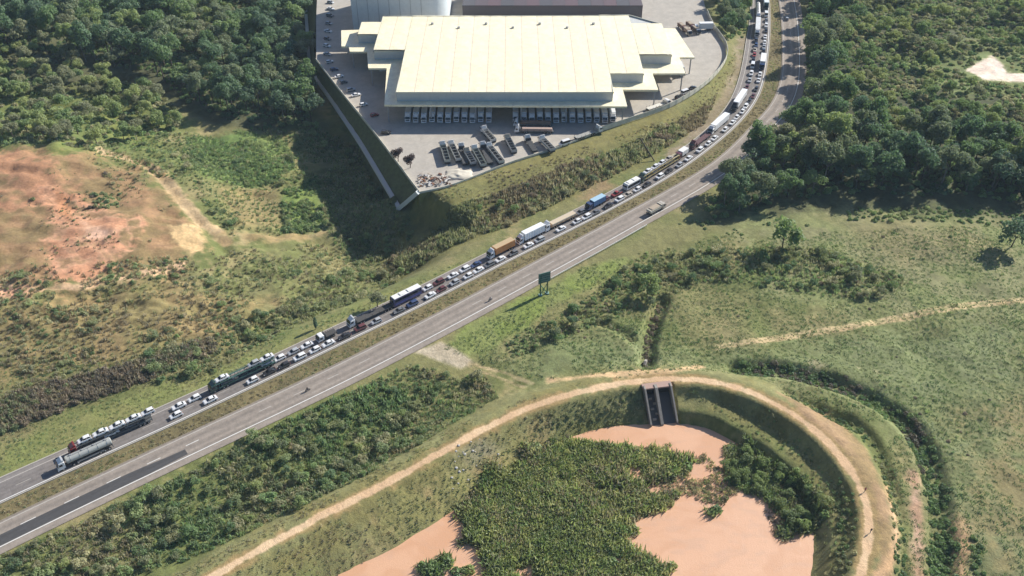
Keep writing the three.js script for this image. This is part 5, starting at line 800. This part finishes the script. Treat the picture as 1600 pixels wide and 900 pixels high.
// ---- low cover: shrubs, tall grass, reeds (nobody could count them)
const shrubGeo = quadCloud(70, () => { const t = RV() * 6.283, u = RV(), c = Math.sqrt(1 - u * u), q = 0.75 + 0.3 * RV(); return [Math.cos(t) * c * q, u * q * 0.9, Math.sin(t) * c * q, Math.cos(t) * c, u, Math.sin(t) * c]; }, 0.3);
function blades(n, h, spread, w, lean) { const pos = []; for (let i = 0; i < n; i++) { const t = RV() * 6.283, q = Math.sqrt(RV()) * spread, x = Math.cos(t) * q, z = Math.sin(t) * q, a = RV() * 6.283, H0 = h * (0.55 + 0.6 * RV()), lx = Math.cos(a) * lean * H0 * RV(), lz = Math.sin(a) * lean * H0 * RV(), b = RV() * 6.283, wx = Math.cos(b) * w, wz = Math.sin(b) * w; const m = [x + lx * 0.35, H0 * 0.6, z + lz * 0.35]; pos.push(x - wx, 0, z - wz, x + wx, 0, z + wz, m[0] + wx * 0.8, m[1], m[2] + wz * 0.8, x - wx, 0, z - wz, m[0] + wx * 0.8, m[1], m[2] + wz * 0.8, m[0] - wx * 0.8, m[1], m[2] - wz * 0.8, m[0] - wx * 0.8, m[1], m[2] - wz * 0.8, m[0] + wx * 0.8, m[1], m[2] + wz * 0.8, x + lx, H0, z + lz); } const g = new THREE.BufferGeometry(); g.setAttribute('position', new THREE.Float32BufferAttribute(pos, 3)); g.computeVertexNormals(); return g; }
const tuftGeo = blades(12, 0.8, 0.45, 0.085, 0.7), reedGeo = blades(18, 0.85, 0.7, 0.12, 1.0), grassGeo = blades(10, 0.35, 0.7, 0.1, 0.9);
const veg = { big: [], bigger: [], shrub: [], tuft: [], reed: [], grass: [] };
const mixc = (pool, x, z) => { const n = fbm(x * 0.045 + 71, z * 0.045 + 3), a = pool[clamp(Math.floor(((n - 0.5) * 2.4 + 0.5 + (RV() - 0.5) * 0.7) * pool.length), 0, pool.length - 1)], k = 0.75 + 0.5 * RV(); return [a[0] * k, a[1] * k, a[2] * k]; };
const OLIVE = [[0.301, 0.329, 0.134], [0.394, 0.388, 0.188], [0.233, 0.280, 0.111], [0.465, 0.437, 0.228]], GREEN = [[0.206, 0.309, 0.105], [0.267, 0.362, 0.122], [0.170, 0.262, 0.100], [0.338, 0.402, 0.161]], DRY = [[0.374, 0.315, 0.170], [0.289, 0.238, 0.136], [0.442, 0.374, 0.221], [0.221, 0.187, 0.102]], BROWN = [[0.265, 0.211, 0.133], [0.199, 0.173, 0.111], [0.354, 0.276, 0.177]], REED = [[0.210, 0.297, 0.091], [0.271, 0.322, 0.114], [0.173, 0.238, 0.076], [0.334, 0.333, 0.153]];
const scar = gpts([[1500, 112], [1525, 98], [1550, 82], [1566, 92], [1580, 108], [1660, 116], [1620, 134], [1540, 130]]);
function cover(kind, poly, step, thr, pool, s0, s1, hs = 1, o = {}) {
  scatter(poly, step, (x, z) => { if (fbm(x * (o.f ?? 0.07) + (o.k ?? 0), z * (o.f ?? 0.07) + 13) < thr) return; if (inPoly(scar, x, z)) return; const d = o.dam ? 1e9 : segDist(damLine, x, z); if (d < 2.6) return; let y = H(x, z); if (y < WATER + 0.05 && inPoly(pondPoly, x, z)) { if (!o.water) return; y = WATER - 0.1; } if (o.edge && segDist(poly, x, z, true) < o.edge * (vn(x * 0.35, z * 0.35) * 0.7 + RV() * 0.5)) return; const s = lerp(s0, s1, RV()) * (0.75 + 0.5 * vn(x * 0.11, z * 0.11 + 50)); veg[kind].push([x, y - 0.06, z, s, s * hs * (0.8 + 0.4 * RV()), RV() * 6.283, mixc(pool, x, z)]); });
}
// scrub strip between highway and dam
const scrubA = bushSpots[0][2], bankB = bushSpots[1][2], slopeC = bushSpots[2][2], meadowD = bushSpots[3][2];
cover('shrub', scrubA, 2.2, 0.46, GREEN.concat(OLIVE), 0.4, 1.2, 0.9); cover('big', scrubA, 6, 0.5, GREEN.concat(OLIVE), 0.3, 0.85, 0.9, { k: 21 }); cover('bigger', scrubA, 4.6, 0.46, OLIVE.concat(GREEN), 0.35, 1.05, 0.9, { k: 33 });
cover('tuft', scrubA, 1.5, 0.3, GREEN.concat(OLIVE, [DRY[0]]), 0.9, 2.0, 1.0); cover('grass', scrubA, 1.3, 0.2, GREEN, 0.9, 1.6, 1.2);
cover('bigger', bankB, 4.5, 0.45, OLIVE.concat(GREEN), 0.3, 1.0); cover('shrub', bankB, 2.0, 0.44, OLIVE.concat(GREEN), 0.4, 1.0); cover('tuft', bankB, 1.6, 0.3, OLIVE, 0.9, 1.8);
cover('bigger', slopeC, 5, 0.5, OLIVE.concat([BROWN[2]]), 0.3, 0.9); cover('shrub', slopeC, 2.1, 0.5, OLIVE, 0.45, 1.1); cover('tuft', slopeC, 1.15, 0.2, OLIVE.concat([DRY[1]]), 1.0, 2.2, 1.1);
cover('bigger', meadowD, 5.6, 0.5, OLIVE.concat(GREEN), 0.3, 1.0); cover('shrub', meadowD, 2.9, 0.46, OLIVE.concat(GREEN, BROWN), 0.4, 1.1); cover('tuft', meadowD, 1.5, 0.25, OLIVE.concat(GREEN), 0.8, 1.7);
// dry brush band above the left queue
const brush = gpts([[-60, 640], [60, 600], [200, 570], [330, 525], [340, 550], [220, 600], [60, 655], [-60, 700]]);
cover('shrub', brush, 1.5, 0.25, BROWN.concat([OLIVE[2]]), 0.5, 1.3, 1.2); cover('tuft', brush, 1.4, 0.2, BROWN.concat(DRY), 1, 2, 1.2);
// left hillside
const hillL = gpts([[-60, 440], [280, 405], [420, 385], [560, 370], [640, 350], [650, 400], [480, 480], [330, 540], [60, 610], [-60, 640]]);
cover('tuft', hillL, 1.8, 0.36, DRY.concat(OLIVE), 0.8, 1.7); cover('bigger', hillL, 7, 0.54, OLIVE.concat(GREEN), 0.3, 0.9, 0.8); cover('shrub', hillL, 3.4, 0.5, OLIVE.concat(GREEN), 0.4, 1.0);
const hillU = gpts([[-100, 200], [120, 225], [250, 210], [420, 200], [500, 220], [560, 340], [360, 370], [290, 290], [130, 232], [-100, 238]]);
cover('bigger', hillU, 7, 0.54, GREEN.concat(OLIVE), 0.3, 0.9, 0.8); cover('tuft', hillU, 1.9, 0.35, OLIVE.concat(GREEN), 0.8, 1.6); cover('shrub', hillU, 3.4, 0.52, GREEN, 0.4, 1.0);
const pit = gpts([[-80, 240], [215, 258], [320, 390], [270, 425], [-80, 465]]); cover('tuft', pit, 2.4, 0.52, DRY.concat(OLIVE), 0.6, 1.4, 0.8); cover('shrub', pit, 5, 0.58, OLIVE.concat(BROWN), 0.3, 0.9);
cover('shrub', gpts([[140, 300], [190, 302], [188, 325], [150, 328]]), 1.8, 0.3, GREEN, 0.5, 1.0);
cover('shrub', gpts([[440, 300], [500, 275], [508, 360], [442, 365]]), 1.6, 0.35, GREEN, 0.5, 1.2, 1.2);
const marsh = gpts([[290, 215], [380, 205], [445, 215], [462, 262], [430, 285], [360, 288], [305, 265]]); cover('tuft', marsh, 1.2, 0.3, GREEN, 0.8, 1.6); cover('shrub', marsh, 2.6, 0.52, GREEN, 0.4, 0.9, 0.7);
const valley = gpts([[462, 190], [490, 195], [560, 225], [622, 335], [640, 350], [600, 405], [560, 420], [510, 365], [500, 280]]); cover('tuft', valley, 1.6, 0.3, OLIVE.concat(GREEN), 0.8, 1.6); cover('shrub', valley, 3, 0.45, GREEN.concat(OLIVE), 0.5, 1.2); cover('big', valley, 8, 0.5, GREEN, 0.4, 0.9);
// forest margins
for (const w of woods.slice(0, 5)) cover('shrub', w.poly, 3.2, 0.3, w.light ? OLIVE.concat(GREEN) : GREEN.slice(0, 3), 0.8, 1.8);
cover('shrub', gpts([[1060, 350], [1100, 345], [1190, 350], [1290, 325], [1600, 330], [1700, 335], [1700, 350], [1560, 352], [1300, 345], [1190, 370], [1100, 375]]), 2.2, 0.42, GREEN, 0.4, 1.1);
cover('shrub', gpts([[1330, -40], [1760, -40], [1760, 230], [1500, 210], [1340, 180], [1305, 110]]), 3, 0.45, GREEN.concat(OLIVE), 0.6, 1.5, 1, { k: 9 });
// wide fields: low grass
const fields = gpts([[690, 545], [900, 420], [1100, 370], [1700, 350], [1760, 940], [1420, 940], [1380, 740], [1290, 640], [1180, 590], [1040, 578], [840, 595], [760, 570]]);
cover('grass', fields, 1.25, 0.3, GREEN.map(c => c.map(v => v * 0.85)), 0.8, 1.5, 0.75); cover('tuft', fields, 4.2, 0.5, OLIVE.concat(GREEN), 0.6, 1.2, 0.8); cover('shrub', fields, 9, 0.55, GREEN.concat(BROWN), 0.3, 0.8, 0.8);
const damSides = gpts([[250, 910], [470, 800], [700, 670], [900, 600], [1040, 578], [1060, 660], [880, 690], [700, 800], [520, 910]]);
cover('grass', damSides, 1.2, 0.3, OLIVE.concat([DRY[0]]), 0.7, 1.4); cover('tuft', damSides, 3.4, 0.5, OLIVE, 0.5, 1.1, 0.8); cover('shrub', gpts([[820, 650], [1000, 612], [1010, 645], [880, 675], [830, 672]]), 1.6, 0.4, OLIVE, 0.3, 0.8);
cover('grass', gpts([[-60, 560], [300, 560], [560, 480], [740, 400], [760, 400], [560, 500], [240, 650], [-60, 770]]), 1.3, 0.25, GREEN.concat(OLIVE), 0.7, 1.3);
{ const b = bbox(hwMid, 8); for (let i = 0; i < hwMid.length - 1; i++) for (let k = 0; k < 22; k++) { const t = RV(), o = (RV() - 0.5) * 7, a = hwMid[i], c = hwMid[i + 1], x = lerp(a[0], c[0], t) + o * 0.6, z = lerp(a[1], c[1], t) + o * 0.8; if (free(x, z, -0.4)) veg.grass.push([x, H(x, z) - 0.03, z, lerp(0.6, 1.2, RV()), lerp(0.6, 1.3, RV()), RV() * 6.28, mixc(OLIVE.concat(DRY), x, z)]); } }
// reeds and shrubs standing in the pond
const island = gpts([[690, 930], [712, 815], [735, 760], [790, 720], [870, 690], [960, 692], [1082, 715], [1070, 745], [1010, 770], [1040, 800], [1000, 815], [995, 850], [1055, 885], [1050, 940]]);
const islets = [[[1125, 690], [1170, 688], [1205, 720], [1250, 742], [1300, 800], [1290, 825], [1245, 845], [1205, 800], [1175, 775], [1140, 770], [1120, 740]], [[1090, 790], [1130, 785], [1145, 800], [1120, 812], [1095, 808]], [[640, 880], [700, 862], [720, 880], [700, 905], [655, 905]], [[1205, 820], [1245, 815], [1240, 850], [1215, 850]], [[1030, 690], [1055, 690], [1060, 705], [1035, 705]]].map(p => p.map(([x, y]) => at(x, y, WATER)));
const islandW = [[685, 930], [702, 815], [730, 765], [760, 735], [825, 700], [880, 680], [960, 688], [1040, 695], [1088, 712], [1085, 740], [1020, 765], [1072, 762], [1068, 790], [1005, 815], [998, 845], [1058, 880], [1055, 940]].map(([x, y]) => at(x, y, WATER));
const yardBank = gpts([[662, 312], [800, 268], [940, 222], [1060, 182], [1128, 118], [1150, 80], [1148, 120], [1090, 185], [960, 240], [800, 300], [690, 345]]); cover('tuft', yardBank, 1.7, 0.35, OLIVE.concat(DRY), 0.5, 1.2, 0.8); cover('shrub', yardBank, 6, 0.52, OLIVE.concat(BROWN), 0.3, 0.7, 0.8);
const RUSH = [[0.255, 0.316, 0.090], [0.345, 0.399, 0.120], [0.435, 0.449, 0.150], [0.195, 0.283, 0.083], [0.495, 0.483, 0.196], [0.300, 0.366, 0.106]];
cover('reed', islandW, 0.8, 0.37, RUSH, 1.0, 2.5, 1.0, { f: 0.06, k: 3, edge: 5, water: true, dam: true }); cover('tuft', islandW, 1.1, 0.4, RUSH.concat(DRY), 1.2, 2.6, 1.2, { edge: 4, water: true, dam: true, k: 3, f: 0.06 }); cover('shrub', islandW, 1.9, 0.5, GREEN.concat(RUSH), 0.6, 1.9, 0.9, { edge: 3, water: true, dam: true, k: 4 }); cover('shrub', islandW, 2.6, 0.52, BROWN.concat(OLIVE), 0.5, 1.2, 0.8, { water: true, dam: true, k: 40, f: 0.12 });
const mud = [[[1060, 715], [1100, 708], [1140, 730], [1160, 775], [1120, 800], [1070, 778], [1040, 788], [1010, 775]], [[1170, 770], [1215, 800], [1245, 850], [1215, 860], [1190, 810]], [[735, 760], [800, 770], [770, 790], [715, 800]]].map(p => p.map(([x, y]) => at(x, y, WATER)));
cover('reed', mud[0], 1.2, 0.3, RUSH.concat(DRY), 0.6, 1.3, 0.9, { edge: 3, water: true, dam: true });
for (const p of mud) { cover('tuft', p, 1.0, 0.35, BROWN.concat(DRY, OLIVE), 0.7, 1.6, 0.8, { edge: 2, water: true, dam: true }); cover('shrub', p, 2.2, 0.45, BROWN.concat(OLIVE), 0.4, 1.0, 0.7, { edge: 2, water: true, dam: true }); }
for (const p of islets.slice(0, 1)) { cover('big', p, 3.6, 0.36, [[0.28, 0.36, 0.1], [0.24, 0.32, 0.1], [0.34, 0.38, 0.12]], 0.4, 1.0, 0.8, { edge: 2, water: true, dam: true, k: 3 }); }
for (const p of islets) { cover('reed', p, 0.9, 0.25, REED, 1.0, 2.1, 1, { edge: 3, water: true, dam: true }); cover('shrub', p, 1.9, 0.42, GREEN, 0.5, 1.4, 1, { edge: 3, water: true, dam: true }); }
// ditch scrub on the right and the inner east bank
function band(line, w, step, pool, s0, s1, kind = 'shrub') { const o = {}, poly = line; for (let i = 0; i < line.length - 1; i++) { const a = line[i], c = line[i + 1], n = Math.max(1, Math.round(3 * w * 2 / (step * step))); for (let k = 0; k < n; k++) { const t = RV(), x = lerp(a[0], c[0], t) + (RV() - 0.5) * 2 * w, z = lerp(a[1], c[1], t) + (RV() - 0.5) * 2 * w; if (o.edge && segDist(poly, x, z, true) < o.edge * (vn(x * 0.35, z * 0.35) * 0.7 + RV() * 0.5)) return; const s = lerp(s0, s1, RV()) * (0.75 + 0.5 * vn(x * 0.11, z * 0.11 + 50)); veg[kind].push([x, H(x, z) - 0.1, z, s, s, RV() * 6.28, mixc(pool, x, z)]); } } }
band(ditchA, 3.4, 1.25, GREEN.slice(0, 3).concat([BROWN[1]]), 0.5, 1.25); band(ditchB, 1.6, 1.3, GREEN.slice(0, 3).concat(OLIVE), 0.3, 0.8); band(stream, 1.6, 1.2, BROWN.concat(OLIVE), 0.3, 0.8); band(gully, 1.2, 1.4, OLIVE, 0.3, 0.7);
cover('shrub', gpts([[1305, 745], [1335, 760], [1345, 830], [1330, 900], [1300, 900], [1310, 830]]), 1.5, 0.3, OLIVE.concat(GREEN), 0.4, 0.9); cover('tuft', gpts([[1050, 610], [1200, 640], [1300, 720], [1330, 800], [1320, 900], [1290, 900], [1290, 800], [1250, 720], [1130, 650]]), 1.4, 0.25, OLIVE.concat(GREEN), 0.5, 1.1);
cover('shrub', gpts([[1515, 840], [1535, 840], [1540, 900], [1520, 900]]), 2, 0.3, GREEN, 0.5, 0.9);
const vm = () => leafMat(1, 1, 1, 0.5);
console.log(Object.entries(veg).map(([k, v]) => k + ' ' + v.length).join(', '));
instanced('scrub', 'low leafy scrub covering banks, ditches and wood margins', shrubGeo, vm(), veg.shrub);
instanced('thicket', 'dense thickets of larger shrubs among the scrub', smallKinds[0].crowns[0], vm(), veg.big); instanced('thicket', 'dense thickets of broad low shrubs among the scrub', smallKinds[1].crowns[1], vm(), veg.bigger);
instanced('tall_grass', 'tall olive and dry grass tufts on the banks', tuftGeo, vm(), veg.tuft);
instanced('reeds', 'dense green reeds standing in the muddy pond', reedGeo, vm(), veg.reed);
instanced('meadow_grass', 'short grass of the meadows and verges', grassGeo, vm(), veg.grass);
// riprap stones on the west bank
{ const g = new THREE.IcosahedronGeometry(0.4, 0), l = []; const p = gpts([[715, 690], [760, 685], [790, 705], [745, 755], [705, 765], [700, 730]]); scatter(p, 1.5, (x, z) => { if (RV() < 0.4) { const s = 0.4 + RV(); l.push([x, H(x, z), z, s, s * 0.6, RV() * 6, [0.42, 0.4, 0.36]]); } }); instanced('riprap', 'grey stones scattered on the grassy pond bank', g, std('#ffffff', 0.95), l).userData.category = 'stones'; }
scene.traverse(o => { if (o.isMesh && o !== sky) { o.castShadow = true; o.receiveShadow = true; } });
renderer.render(scene, camera);
